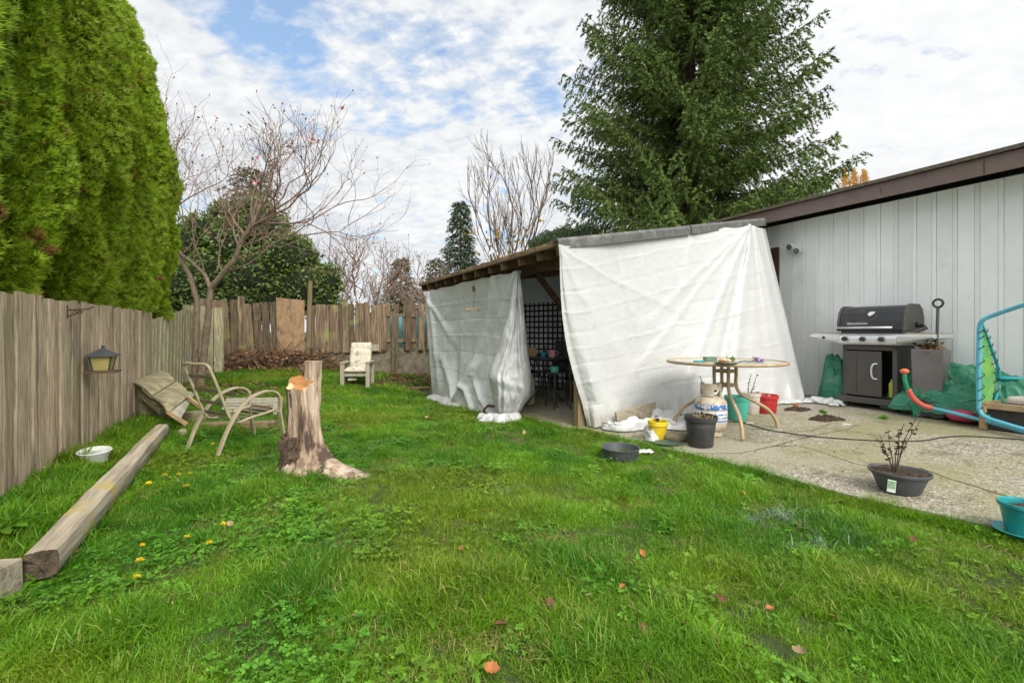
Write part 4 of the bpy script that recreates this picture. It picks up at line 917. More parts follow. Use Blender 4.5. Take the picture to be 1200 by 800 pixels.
hp = fpos(73, 366)+V*.03; o = Vector((0,0,0)); mb = MB()
mb.tube([(0,0,-.05),(0,0,.06)], .008, 6); X = Vector((.16,.02,0)); mb.tube([(0,0,.02), X*.5+Vector((0,0,.025)), X+Vector((0,0,.03)), X*1.25+Vector((0,0,.05))], .006, 6)
mb.tube([(0,0,-.035), X*.3+Vector((0,0,-.02)), X*.6+Vector((0,0,.015)), X*.75+Vector((0,0,.01)), X*.65+Vector((0,0,-.01)), X*.5+Vector((0,0,-.004))], .005, 6)
mb.tube([X*.25+Vector((0,0,.0)), X*.38+Vector((0,0,.018)), X*.5+Vector((0,0,0)), X*.38+Vector((0,0,-.015)), X*.25+Vector((0,0,0))], .004, 6)
tag(mb.build('plant_hook', M['iron'], loc=hp), 'small scrolled wrought iron plant hook high on the grey fence', 'hook')
# warped plank lounger tipped against the fence
lo = thing('wooden_lounger', 'warped lichen-green plank lounger tipped against the grey fence', 'lounger')
def Q(px, py, d): return at(px, py, d)
def curved(A, B, Cc, D, bow, name, m='wood_lichen', th=.025, parent=lo):
    """curved board: A,B one edge, D,C other; bows along B-A"""
    mb = MB(); n = ((B-A).cross(D-A)).normalized()
    if n.z < 0: n = -n
    def f(u, v, o=0):
        p = A.lerp(B, u).lerp(D.lerp(Cc, u), v); return p+n*(bow*math.sin(PI*u)+o+.004*noise.noise(p*14))
    mb.grid(lambda u, v: f(u, v), 14, 14); k = len(mb.v); mb.grid(lambda u, v: f(u, v, -th), 14, 14)
    mb.f += [(i, i+1, k+i+1, k+i) for i in range(13)]+[(182+i, 182+i+1, k+182+i+1, k+182+i) for i in range(13)]+[(14*j, 14*j+14, k+14*j+14, k+14*j) for j in range(13)]+[(14*j+13, 14*j+27, k+14*j+27, k+14*j+13) for j in range(13)]
    mb.mi = [0]*len(mb.f); return mb.build(name, M[m], parent, smooth_=True)
A1, B1, C1_, D1 = Q(152,447,5.75), Q(178,463,5.45), Q(205,446,5.95), Q(190,434,6.25)
curved(A1, B1, C1_, D1, .04, 'back_board')
A2, B2_, C2_, D2 = Q(179,464,5.44), Q(197,483,5.25), Q(222,463,5.7), Q(207,447,5.94)
curved(A2, B2_, C2_, D2, .03, 'seat_board')
curved(Q(198,482,5.3), Q(212,490,5.35), Q(228,462,5.9), Q(220,458,5.8), .01, 'loose_panel', 'chair_wood')
mb = MB(); mb.bar(Q(196,482,5.2), Q(219,497,5.25), .03, .035); mb.build('leg', M['tan_wood'], lo)
mb = MB(); mb.bar(Q(217,463,5.7), Q(237,478,5.6), .03, .035); mb.build('leg', M['tan_wood'], lo)
mb = MB(); a = Q(156,452,5.85); b = Q(188,478,5.5); mb.bar(a-Vector((0,0,.02)), b-Vector((0,0,.03)), .03, .07); mb.build('side_rail', M['wood_lichen'], lo)
for (a, b) in (((166,470,5.9),(190,470,6.1)),):
    mb = MB(); mb.bar(Q(166,476,5.85), Q(200,478,5.85), .03, .22); mb.build('stretcher', M['wood_lichen'], lo)
for (x, y) in ((-3.98, 5.2),): mb = MB(); mb.lathe([(.05,-.05),(.045,.07),(.03,.09),(0,.092)], 8, (0,0,0), wob=.1); tag(mb.build('wooden_peg', M['wood_lichen'], loc=(-3.72,5.2,ground(-3.72,5.2))), 'stubby cut peg in the grass beyond the beam end', 'peg')
# old beam
bm_ = thing('timber_beam', 'long split weathered beam lying in the grass along the grey fence', 'beam')
mb = MB(); A_ = Vector((-2.21, 2.16, 0)); B_ = Vector((-3.84, 5.05, 0)); D_ = (B_-A_); Ln = D_.length; D_.normalize(); S_ = Vector((D_.y, -D_.x, 0)); prof = []
def beamf(u, v):
    # v goes round a worn square section
    a = v*2*PI+PI/4; c, s_ = math.cos(a), math.sin(a); m_ = max(abs(c), abs(s_)); k = (1/m_)*.55+.45*1.18
    p = A_.lerp(B_, u); r = .061*(1+.12*math.sin(u*4)*.5); w = 1+.03*fbm(u*8, v*2, 1)+.04*noise.noise(Vector((u*3, math.cos(v*2*PI)*1.5, math.sin(v*2*PI)*1.5)))
    x = c*k*r*w; z = s_*k*r*w*1.0; 
    cr = 0
    for vv, ph in ((.19,0),(.27,2),(.08,4),(.34,5)): 
        e = (v-vv-.01*math.sin(u*9+ph))/.006; cr += .016*math.exp(-e*e)*max(0, noise.noise(Vector((u*4, ph, 0)))+.35)
    k2 = 1-cr/.08; return Vector((p.x, p.y, .085+ground(p.x, p.y)*.7))+S_*x*k2+Vector((0,0,z*k2+.02))
nu, nv = 160, 120
mb.grid(beamf, nv, nu) if 0 else None
vs = [beamf(i/(nu-1), j/nv) for i in range(nu) for j in range(nv)]
mb.add(vs, [(i*nv+j, i*nv+(j+1) % nv, (i+1)*nv+(j+1) % nv, (i+1)*nv+j) for i in range(nu-1) for j in range(nv)])
WB = mat('beam_wood', (.47,.41,.31), (.25,.21,.155), 26, (.06,1,1), .9, contrast=.4, bump=1.6, bscale=40, c3=(.09,.075,.055), s3=8, t3=.6, w3=.06, c4=(.42,.35,.13), s4=3.2, t4=.55, w4=.12)
Rb = Matrix.Rotation(-math.atan2(D_.y, D_.x), 3, 'Z'); mb.v = [tuple(Rb @ (Vector(v)-A_)) for v in mb.v]; lg_ = mb.build('log', WB, bm_, smooth_='all', loc=A_); lg_.rotation_euler = (0,0,math.atan2(D_.y, D_.x))
for e, sg in ((0, -1), (nu-1, 1)):
    mb = MB(); ring = vs[e*nv:(e+1)*nv]; c = sum(ring, Vector())/nv; vv = [c+D_*sg*.012]
    for q in (.5, .99): vv += [c+(p-c)*q+D_*sg*(.014*noise.noise(p*30)) for p in ring]
    mb.add(vv, [(0, 1+j, 1+(j+1) % nv) for j in range(nv)]+[(1+j, 1+nv+j, 1+nv+(j+1) % nv, 1+(j+1) % nv) for j in range(nv)]); mb.build('end_grain', M['wood_end'], bm_)
p = lawn(111, 546); mb = MB(); mb.lathe([(.0,.05),(.085,.052),(.11,.075),(.115,.07),(.09,.02),(.085,-.02),(0,-.02)], 28); o = mb.build('ceramic_dish', M['glaze_white'], smooth_=True, loc=p+Vector((0,0,.06))); o.rotation_euler = (.08,.05,0); tag(o, 'white ceramic dish half sunk in tall grass behind the beam', 'dish')

# ------------------------------------------------------------------ metal armchair
ac = thing('metal_armchair', 'tan metal patio armchair without cushions standing in the lawn', 'armchair', (-2.89, 4.78, 0), 0)
pp = Vector((.87,-.5,0)); ff = Vector((.5,.87,0)); O = Vector((-2.89,4.86,0))
def AC(f, s, z): return ff*(f)+pp*s+Vector((0,0,z))+Vector((0,.08,0))
def spl(pts, n=6):
    """catmull-rom through the points"""
    pts = [Vector(p) for p in pts]; P_ = [pts[0]*2-pts[1]]+pts+[pts[-1]*2-pts[-2]]; out = []
    for i in range(1, len(P_)-2):
        for k in range(n):
            t = k/n; a, b, c, d = P_[i-1:i+3]; out.append(.5*((2*b)+(c-a)*t+(2*a-5*b+4*c-d)*t*t+(3*b-a-3*c+d)*t**3))
    out.append(pts[-1]); return out
def strap_sweep(mb, pts, side, w, th):
    side = Vector(side).normalized(); vs = []
    for i, p in enumerate(pts):
        d = (pts[min(i+1, len(pts)-1)]-pts[max(i-1, 0)]).normalized(); nn = d.cross(side).normalized()
        for a, b in ((-1,-1),(1,-1),(1,1),(-1,1)): vs.append(p+side*a*w/2+nn*b*th/2)
    k = len(pts); mb.add(vs, [(i*4+q, i*4+(q+1)%4, (i+1)*4+(q+1)%4, (i+1)*4+q) for i in range(k-1) for q in range(4)]+[(3,2,1,0), (k*4-4,k*4-3,k*4-2,k*4-1)])
for s in (-.28, .28):
    mb = MB(); pts = spl([AC(-.36,s,-.02), AC(-.25,s,.25), AC(-.10,s,.47), AC(.06,s,.56), AC(.2,s,.565), AC(.28,s,.49), AC(.29,s,.3), AC(.35,s,-.02)], 6)
    strap_sweep(mb, pts, pp, .052, .02); mb.build('side_frame', M['tan_metal'], ac, smooth_=True, bevel=.003)
fr = []
def backpt(h, s):     # h 0 at seat crease, 1 at the top
    return AC(-.19-.22*h, s, .30+.58*h)
pts = spl([AC(.27,-.21,.37), AC(.22,-.23,.345), AC(0,-.23,.31), AC(-.12,-.23,.285), backpt(.06,-.23), backpt(.5,-.235), backpt(.9,-.235), backpt(1,-.19), backpt(1.0,0), backpt(1,.19), backpt(.9,.235), backpt(.5,.235), backpt(.06,.23), AC(-.12,.23,.285), AC(0,.23,.31), AC(.22,.23,.345), AC(.27,.21,.37)], 5)
mb = MB(); mb.tube(pts+[pts[0]], .0135, 8); mb.build('seat_and_back_tube', M['tan_metal'], ac, smooth_='all')
for h in (.78,.54,.32,.12):
    mb = MB(); a, b = backpt(h,-.235), backpt(h,.235); mb.bar(a, b, .004, .042, up=backpt(1,0)-backpt(0,0)); mb.build('back_strap', M['strap'], ac)
for f_ in (-.03,.06,.15,.23):
    mb = MB(); mb.bar(AC(f_,-.23,.315+.13*f_), AC(f_,.23,.315+.13*f_), .045, .004); mb.build('seat_strap', M['strap'], ac)
for f_, z in ((.275,.34),(-.155,.33)): mb = MB(); mb.tube([AC(f_,-.28,z), AC(f_,.28,z)], .011, 8); mb.build('cross_tube', M['tan_metal'], ac)
# planks on the grass behind
block('plank', 'tan weathered plank lying flat in the grass behind the metal armchair', 'plank', lawn(270,501,.0), (1.05,.16,.07), .13, M['post_wood'])
wl = thing('wooden_pallet', 'grey slatted wooden panel lying behind the metal armchair', 'pallet', lawn(298,484), .45)
for i in range(4): mb = MB(); mb.box((0,-.24+i*.16,.12+.02*i), (.75,.12,.02), ry=.05, j=.004); mb.build('slat', M['chair_wood'], wl)
for x in (-.28,.28): mb = MB(); mb.box((x,0,.065), (.05,.6,.13)); mb.build('runner', M['chair_wood'], wl)

# ------------------------------------------------------------------ stump
st = thing('tree_stump', 'tall sawn tree stump with pale bark and a fresh orange cut', 'stump', (-1.79, 3.93, 0))
def stumpf(u, v, top=.80):
    a = u*2*PI; z = -.06+v*(top+.06); zz_ = max(z, 0)
    rx = .118-.015*min(1, zz_/.7)+.045*math.exp(-zz_/.12); 
    # a root runs toward the right of the photograph
    rt = max(0, math.cos(a+.25))**14; rx += .36*rt*math.exp(-(zz_/.085)**1.2)+.12*max(0, math.cos(a+.2))**3*math.exp(-(zz_/.2)**1.3)
    for ra, ln in ((2.6,.06),(4.0,.07),(5.0,.10),(1.4,.08)): rx += ln*max(0, math.cos(a-ra))**10*math.exp(-zz_/.09)
    p = Vector((math.cos(a), math.sin(a), 0)); n = .02*fbm(math.cos(a)*1.3, math.sin(a)*1.3+3, z*1.6, 4)+.006*fbm(math.cos(a)*14, math.sin(a)*14, z*2.5, 3)+.010*math.sin(a*5+.8*math.sin(z*4))*(.5+zz_)+.008*fbm(math.cos(a)*6, math.sin(a)*6, z*5, 3)
    if zz_ < .34: n += .045*abs(noise.noise(Vector((math.cos(a)*4, math.sin(a)*4, z*9))))*(1-zz_/.34)*2
    r = rx+n; cx = -.03*v+.03*math.sin(v*2.5); return Vector((cx+r*p.x*1.0, r*p.y*.95, z))
nu, nv = 110, 90
mb = MB(); tv = [stumpf(j/nu, i/(nv-1)) for i in range(nv) for j in range(nu)]
for i in range(nv):                                                  # slanting saw cut
    for j in range(nu):
        p = tv[i*nu+j]
        cutz = .765+.62*p.y-.06*p.x
        if i == nv-1: p.z = cutz+.006*noise.noise(p*20)
        else: p.z = min(p.z, cutz-.001*(nv-1-i))
mb.add(tv, [(i*nu+j, i*nu+(j+1) % nu, (i+1)*nu+(j+1) % nu, (i+1)*nu+j) for i in range(nv-1) for j in range(nu)]); mb.build('trunk', M['stump_bark'], st, smooth_='all')
ring = tv[(nv-1)*nu:]; c = sum(ring, Vector())/nu; mb = MB(); vv = [c+Vector((0,0,-.006))]
for q in (.25,.5,.75,.985): vv += [c+(p-c)*q+Vector((0,0,.006*noise.noise(p*15*q)-.008*(1-q))) for p in ring]
mb.add(vv, [(0, 1+j, 1+(j+1) % nu) for j in range(nu)]+[(1+k*nu+j, 1+(k+1)*nu+j, 1+(k+1)*nu+(j+1) % nu, 1+k*nu+(j+1) % nu) for k in range(3) for j in range(nu)]); mb.build('cut_face', M['stump_cut'], st, smooth_='all')
mb = MB()      # second, taller stem behind
def st2(u, v):
    a = u*2*PI; z = .5+v*.44; r = .072*(1+.05*math.sin(a*3+z*7))+.012*fbm(math.cos(a)*2, math.sin(a)*2, z*4); return Vector((.035+.02*v+r*math.cos(a), .09+r*math.sin(a)*.9, z))
tv2 = [st2(j/40, i/25) for i in range(26) for j in range(40)]; mb.add(tv2, [(i*40+j, i*40+(j+1) % 40, (i+1)*40+(j+1) % 40, (i+1)*40+j) for i in range(25) for j in range(40)]+[tuple(range(25*40, 26*40))]); mb.build('second_stem', M['stump_bark'], st, smooth_=True)
mb = MB(); mb.tube([(-.0,.09,.84),(-.03,.06,.875),(-.04,.045,.885)], [.035,.028,.015], 10); mb.build('knot', M['stump_rough'], st, smooth_=True)
mb = MB()
for i in range(26):
    a = random.uniform(2.4, 4.9); r = .15+random.uniform(-.01,.03); z = random.uniform(.0,.3); x, y = r*math.cos(a), r*math.sin(a)
    if z > .12: x *= .9; y *= .9
    mb.box((x,y,z), (.03,.05,random.uniform(.05,.11)), rz=a, j=.012)
for i in range(70):
    a = random.gauss(3.35, .33); v_ = random.random()**1.1*.9; p = stumpf(a/(2*PI), v_); q = stumpf(a/(2*PI)+.01, v_)
    if p.z > .70: continue
    mb.box(p+Vector((math.cos(a), math.sin(a), 0))*.004, (.012, random.uniform(.02,.045), random.uniform(.05,.14)), rz=a, j=.006)
mb.build('loose_bark', M['stump_rough'], st)

# ------------------------------------------------------------------ white cushioned chair
wp = Vector((-3.26, 9.75, ground(-3.26, 9.75)-.02)); wc_ = thing('wooden_garden_chair', 'grey wooden garden chair with dirty white cushions in front of the pickets', 'garden chair', wp, .10); wc_.scale = (.88,.88,.92)
for x in (-.29,.29):
    for y, h_ in ((-.28,.56),(.26,.56)): mb = MB(); mb.box((x,y,h_/2), (.085,.07,h_)); mb.build('leg', M['chair_wood'], wc_, bevel=.004)
    mb = MB(); mb.box((x,0,.575), (.10,.66,.035)); mb.build('armrest', M['chair_wood'], wc_, bevel=.004)
    mb = MB(); mb.bar((x*.8,.2,.3), (x*.8,.40,.92), .04, .05); mb.build('back_post', M['chair_wood'], wc_)
mb = MB(); mb.box((0,0,.30), (.56,.56,.06)); mb.build('seat_frame', M['chair_wood'], wc_)
def cushion(name, c, sx, sy, th, rx, parent, seed):
    mb = MB(); R = Matrix.Rotation(rx, 3, 'X')
    for sg in (1, -1):
        def f(u, v):
            x, y = u*2-1, v*2-1; e = (max(0, 1-abs(x)**5)*max(0, 1-abs(y)**5))**.35; q = Vector((x*sx/2*(.97+.03*math.cos(y*2)), y*sy/2, sg*th/2*e*(1+.35*noise.noise(Vector((x*3, y*3, seed))))-(.02*math.exp(-(y/.08)**2)+.02*math.exp(-((y-.5)/.06)**2)*(1 if sy > .5 else 0))*sg)); return Vector(c)+R @ q
        mb.grid(f, 22, 26)
    return mb.build(name, M['cushion'], parent, smooth_='all')
cushion('seat_cushion', (0,-.03,.40), .54, .56, .12, .02, wc_, 1); cushion('back_cushion', (0,.28,.70), .50, .66, .11, 1.25, wc_, 5)
mb = MB(); mb.box((-.1,-.15,.2), (.2,.1,.04), rz=.3, j=.01); mb.build('torn_padding', M['cushion'], wc_)
mb = MB(); p = lawn(499, 461); mb.grid(lambda u, v: Vector(((u-.5)*.5, (v-.5)*.3, .015+.03*noise.noise(Vector((u*3, v*3, 2)))+.02)), 14, 10); o = mb.build('plastic_scrap', M['black_plastic'], smooth_='all', loc=p); tag(o, 'flat scrap of black plastic on the ground at the grey tarp corner', 'plastic scrap')
block('plank', 'thin pale board on the leaf litter beside the far tarp corner', 'plank', lawn(487,455), (.9,.10,.03), .25, M['tan_wood'])

# ------------------------------------------------------------------ inside the lean-to
ip = Vector((.52,7.25,slab_z(.52,7.25))); it = thing('bistro_table', 'dark round bistro table inside the lean-to behind the tarp opening', 'table', ip)
mb = MB(); mb.lathe([(0,.72),(.36,.72),(.37,.735),(.36,.75),(0,.75)], 30); mb.build('tabletop', M['dark_thing'], it)
for a in (.5,2.07,3.64,5.2):
    mb = MB(); mb.tube(spl([(.30*math.cos(a),.30*math.sin(a),.72),(.12*math.cos(a),.12*math.sin(a),.42),(.14*math.cos(a),.14*math.sin(a),.25),(.36*math.cos(a),.36*math.sin(a),0)]), .013, 6); mb.build('leg', M['dark_thing'], it, smooth_='all')
mg = thing('mug', 'pink mug standing on the dark table in the lean-to', 'mug', ip+Vector((.10,-.1,.75)))
mb = MB(); mb.lathe([(.001,.0),(.055,0),(.06,.11),(.052,.11),(.048,.02),(0.001,.02)], 22); mb.build('cup', M['mug_pink'], mg, smooth_=True)
mb = MB(); mb.tube(spl([(.055,0,.09),(.09,0,.085),(.095,0,.05),(.055,0,.03)]), .007, 6); mb.build('handle', M['mug_pink'], mg)
mb = MB(); mb.box((0,0,.07), (.13,.1,.14), j=.004); tag(mb.build('carton', M['box_tan'], loc=ip+Vector((-.2,.0,.75)), bevel=.004), 'small tan carton beside the pink mug on the dark table', 'carton')
mb = MB(); mb.lathe([(0.001,0),(.05,0),(.055,.07),(.05,.075),(0.001,.075)], 18); tag(mb.build('tin', M['teal_dark'], loc=ip+Vector((-.03,-.05,.75)), smooth_=True), 'teal tin between carton and pink mug', 'tin')
mb = MB(); mb.lathe([(0.001,0),(.025,0),(.028,.1),(.012,.13),(.012,.17),(0.001,.17)], 14); tag(mb.build('bottle', M['dark_thing'], loc=ip+Vector((.0,.05,.75)), smooth_=True), 'dark bottle behind the mug on the lean-to table', 'bottle')
def darkchair(loc, rz, label):
    t_ = thing('patio_chair', label, 'chair', loc, rz, 'dark chairs in the lean-to')
    for x in (-.24,.24):
        for y in (-.22,.22): mb = MB(); mb.tube([(x*1.1,y*1.1,0),(x,y,.44)], .014, 6); mb.build('leg', M['dark_thing'], t_)
        mb = MB(); mb.tube(spl([(x,-.24,.44),(x*1.08,-.22,.64),(x*1.08,.05,.66),(x,.24,.62)]), .015, 6); mb.build('armrest', M['dark_thing'], t_)
    mb = MB(); mb.grid(lambda u, v: Vector(((u-.5)*.5, (v-.5)*.5, .44+.03*(2*v-1)**2)), 6, 6); mb.grid(lambda u, v: Vector(((u-.5)*.5, (v-.5)*.5, .42)), 2, 2); mb.build('seat', M['dark_thing'], t_, smooth_='all')
    mb = MB(); mb.grid(lambda u, v: Vector(((u-.5)*.5*(1-.15*v), .24+.12*v, .44+.52*v)), 8, 8); mb.build('backrest', M['dark_thing'], t_, smooth_='all'); return t_
dc = darkchair((.98,7.05,slab_z(.98,7.05)), -1.2, 'dark patio chair right of the bistro table in the lean-to')
dup(dc, (.25,8.1,slab_z(.25,8.1)), .6, 'dark patio chair behind the bistro table, against the lattice')
dup(dc, (.85,7.95,slab_z(.85,7.95)), -.4, 'dark patio chair in the shelter corner behind the timber brace')
mb = MB(); mb.box((0,0,.24), (.35,.3,.48), j=.01); tag(mb.build('cushion_bundle', mat('cream_fabric', (.4,.38,.3), (.25,.24,.2), 5), loc=(.18,7.3,slab_z(.2,7.3)), bevel=.05), 'cream fabric bundle under the dark table', 'cushion')
mb = MB(); mb.lathe([(0.001,0),(.06,0),(.065,.08),(.055,.08),(.05,.01),(0.001,.01)], 18); 
stl = thing('side_stool', 'small dark stool carrying a teal cup in the lean-to', 'stool', (.66,6.95,slab_z(.66,6.95)))
m2 = MB(); m2.lathe([(0.001,.52),(.16,.52),(.16,.54),(0.001,.54)], 20); m2.build('seat', M['dark_thing'], stl)
for a in (.3,2.4,4.5): m2 = MB(); m2.tube([(.2*math.cos(a),.2*math.sin(a),0),(.1*math.cos(a),.1*math.sin(a),.52)], .012, 6); m2.build('leg', M['dark_thing'], stl)
tag(mb.build('cup', M['teal'], loc=(.64,6.93,slab_z(.66,6.95)+.54), smooth_=True), 'teal cup on the low stool in the lean-to', 'cup')
# ------------------------------------------------------------------ glass patio table and things on it
tp = Vector((2.45,5.3,slab_z(2.45,5.3))); gt = thing('glass_table', 'round frosted glass patio table with tan metal rim and curved legs', 'table', tp)
ZT = .765
mb = MB(); mb.torus((0,0,ZT), .625, .018, 72, 10, 1.0); mb.build('rim', M['table_tan'], gt, smooth_='all')
mb = MB(); mb.lathe([(0.001,ZT-.002),(.618,ZT-.002),(.618,ZT+.006),(0.001,ZT+.006)], 72); mb.build('glass_top', M['glass_tint'], gt)
for i in range(4):
    a = math.radians(-98+90*i); u = Vector((math.cos(a), math.sin(a), 0))
    mb = MB(); mb.tube(spl([u*.12+Vector((0,0,ZT-.02)), u*.12+Vector((0,0,.62)), u*.12+Vector((0,0,.50)), u*.17+Vector((0,0,.40)), u*.33+Vector((0,0,.31)), u*.47+Vector((0,0,.22)), u*.55+Vector((0,0,.1)), u*.57], 6), .019, 10); mb.build('leg', M['table_tan'], gt, smooth_='all')
for z in (.50,.66):
    mb = MB(); q = [Vector((math.cos(math.radians(-98+90*i)), math.sin(math.radians(-98+90*i)), 0))*.12+Vector((0,0,z)) for i in range(4)]
    for i in range(4): mb.bar(q[i], q[(i+1) % 4], .012, .035)
    mb.build('brace', M['table_tan'], gt)
zt = tp.z+ZT+.007
def ont(px, py): p = G(px, py, zt); return p
pc = thing('pruner', 'teal-handled pruner lying open near the left rim of the glass table', 'pruner', ont(822,424.5), .15)
mb = MB(); mb.tube(spl([(-.09,.0,.012),(-.03,.012,.014),(.03,.0,.012)]), [.008,.011]+[.011]*10+[.008], 8) if 0 else mb.tube([(-.09,0,.012),(-.03,.012,.014),(.03,0,.012)], .011, 8); mb.build('handle', M['teal_dark'], pc, smooth_='all')
mb = MB(); mb.tube([(-.08,-.035,.012),(-.02,-.025,.014),(.03,0,.012)], .011, 8); mb.build('handle', M['teal_dark'], pc, smooth_='all')
mb = MB(); mb.add([(.03,-.01,.012),(.11,0,.012),(.09,.014,.012),(.03,.01,.012),(.03,-.01,.016),(.11,0,.016),(.09,.014,.016),(.03,.01,.016)], [(3,2,1,0),(4,5,6,7),(0,1,5,4),(1,2,6,5),(2,3,7,6),(3,0,4,7)]); mb.build('blade', M['iron'], pc)
gb = thing('glass_box', 'small green glass box near the back of the glass table', 'glass box', ont(832,423), .1)
mb = MB(); mb.box((0,0,.022), (.13,.08,.044)); mb.build('body', M['green_glass'], gb, bevel=.004)
mb = MB(); mb.box((0,0,.047), (.136,.086,.006)); mb.build('lid', M['green_glass'], gb)
pl = thing('plate', 'dark plate in the middle of the glass table holding shells', 'plate', ont(851,427))
mb = MB(); mb.lathe([(0.001,0),(.07,0),(.12,.02),(.118,.026),(.07,.008),(0.001,.008)], 30); mb.build('dish', M['dish_green'], pl, smooth_=True)
for i, (x, y, r) in enumerate([(-.06,0,.025),(-.02,.02,.03),(.02,-.02,.028),(.05,.01,.026),(.01,.04,.03),(.06,.04,.022),(-.04,-.04,.022)]):
    mb = MB(); mb.lathe([(0.001,-r*.6),(r*.9,-r*.3),(r,.0),(r*.6,r*.6),(0.001,r*.9)], 9, (0,0,0), 1, .75); o = mb.build('shell', M['shell'] if i % 3 else M['leaf_orange'], loc=(pl.location.x+x, pl.location.y+y, pl.location.z+.02+r*.6), smooth_=True); o.rotation_euler = (i, i*2, 0)
    tag(o, 'small pale shell heaped on the dark plate' if i % 3 else 'small orange shell heaped on the dark plate', 'shell', 'pale shells on the plate' if i % 3 else 'orange shells on the plate')
def leafy(name, label, cat, loc, n, R, h, leaf, lm, sm, seed=1, grp=None):
    t_ = thing(name, label, cat, loc, 0, grp); r = random.Random(seed); mb = MB(); P, D = [], []
    for i in range(n):
        d = Vector((r.gauss(0,1), r.gauss(0,1), r.uniform(.3,1.2)*h/R)).normalized(); l = R*r.uniform(.5,1.1); pts = [Vector((0,0,0)), d*l*.5, d*l+Vector((0,0,-.1*l))]; mb.tube(pts, .0025, 4)
        for k in range(5): q = pts[1].lerp(pts[2], r.random()); P.append(tuple(q)); D.append((r.gauss(0,1), r.gauss(0,1), r.gauss(.4,.6)))
    mb.build('stem', sm, t_); npmesh('leaves', leafq(np.array(P), np.array(D), leaf, .55), 4, lm, t_)['kind'] = 'stuff'; return t_
leafy('houseplant_cutting', 'green succulent cutting beside the shells on the glass table', 'plant', ont(856,422), 8, .07, .06, .035, M['clover'], M['stem'], 2)
leafy('flower_sprig', 'dried purple flower sprig lying on the right half of the glass table', 'flower', ont(889,424), 14, .07, .05, .035, M['purple'], M['twig'], 3)
mb = MB(); a = ont(866,424.5); mb.tube([(0,0,.006),(.06,.01,.012),(.12,-.01,.008),(.16,.01,.014)], .006, 6); mb.tube([(.1,0,.008),(.13,.03,.012)], .006, 6); tag(mb.build('dry_twig', M['twig'], loc=a), 'brown dry twig between plate and purple sprig on the table', 'twig')

# ------------------------------------------------------------------ pots
def pot(name, label, cat, loc, R, H, taper, m, rim=.03, soil=True, fill=.85, saucer=None, lug=True, grp=None, tilt=0):
    t_ = thing(name, label, cat, loc, 0, grp); r0 = R*taper; w = .006
    prof = [(0.001,0),(r0*.95,0),(r0,.008),(R*.955-(R-r0)*rim/H, H-rim)]+([(R*.955+.006,H-rim),(R,H-rim+.004)] if lug else [])+[(R,H-.003),(R-.004,H),(R-w-.003,H-.002),(R*.93-w,H-rim),(r0+(R-r0)*.8-w, H*.8),(r0-w+.004,.02),(0.001,.02)]
    mb = MB(); mb.lathe(prof, 44); mb.build('body', m, t_, smooth_=True)
    if soil:
        mb = MB(); zs = H*fill; rs_ = (r0+(R-r0)*fill)-.008; vs = [(0,0,zs+.008)]; K = 6
        for k in range(1, K+1):
            for j in range(24): a = 2*PI*j/24; rr = rs_*k/K; vs.append((rr*math.cos(a), rr*math.sin(a), zs+.02*noise.noise(Vector((rr*math.cos(a)*30, rr*math.sin(a)*30, R*50)))))
        mb.add(vs, [(0,1+j,1+(j+1)%24) for j in range(24)]+[(1+k*24+j,1+(k+1)*24+j,1+(k+1)*24+(j+1)%24,1+k*24+(j+1)%24) for k in range(K-1) for j in range(24)]); mb.build('soil', M['soil'], t_, smooth_='all')
    return t_
def stems(parent, z, n, R, h, seed, m, lean=.4, leaf=None, lm=None, nleaf=0, name='dry_stem', r0=.0035):
    r = random.Random(seed); P, D = [], []; mb = MB()
    for i in range(n):
        a = r.uniform(0, 6.28); p = Vector((math.cos(a)*R*r.random(), math.sin(a)*R*r.random(), z)); d = Vector((r.gauss(0,lean), r.gauss(0,lean), 1)).normalized(); l = h*r.uniform(.5,1.1); pts = [p]
        for k in range(4): d = (d+Vector((r.gauss(0,.15), r.gauss(0,.15), 0))).normalized(); pts.append(pts[-1]+d*l/4)
        mb.tube(pts, [r0, r0*.9, r0*.7, r0*.5, r0*.3], 4)
        for k in range(nleaf): q = pts[1+k % 3].lerp(pts[2+k % 3], r.random()); P.append(tuple(q)); D.append((r.gauss(0,1), r.gauss(0,1), r.gauss(0,.6)))
    mb.build(name, m, parent)
    if P: npmesh('leaves', leafq(np.array(P), np.array(D), leaf*(.7+.6*RNG.random(len(P))), .5), 4, lm, parent)['kind'] = 'stuff'
t_ = pot('plant_pot', 'yellow plastic plant pot at the lawn corner of the patio', 'plant pot', onslab(771,515), .105, .205, .76, M['yellow'], .045); stems(t_, .17, 5, .05, .10, 1, M['twig'], .6, .05, M['dead_leaf'], 4)
t_ = pot('plant_pot', 'black plastic nursery pot with dry stems in front of the gas tank', 'plant pot', onslab(821,522), .158, .305, .74, M['black_plastic'], .05); stems(t_, .26, 12, .1, .14, 2, M['straw'], .9, .05, M['dead_leaf'], 2, r0=.005); stems(t_, .26, 2, .05, .3, 21, M['twig'], .15)
t_ = pot('plant_pot', 'teal plastic plant pot under the glass table', 'plant pot', onslab(864,491), .152, .29, .72, M['teal'], .05); stems(t_, .25, 3, .05, .1, 3, M['twig'], .5)
t_ = pot('plant_pot', 'dirty white pot with a dark leafless stalk behind the teal pot', 'plant pot', onslab(880,484), .12, .27, .8, M['white_pot'], .04); stems(t_, .22, 2, .06, .42, 4, M['lace'], .12, .03, M['dead_leaf'], 9, r0=.006)
t_ = pot('plant_pot', 'red plastic plant pot by the foot of the white tarp', 'plant pot', onslab(897,483), .155, .235, .8, M['red'], .045); stems(t_, .2, 9, .1, .07, 5, M['twig'], 1.2, .05, M['leaf_tan'], 3)
t_ = pot('plant_bowl', 'wide grey bowl planter with bare shrub and tag at the patio edge', 'planter', onslab(1054,575), .182, .15, .66, M['grey_plastic'], .02, fill=.9)
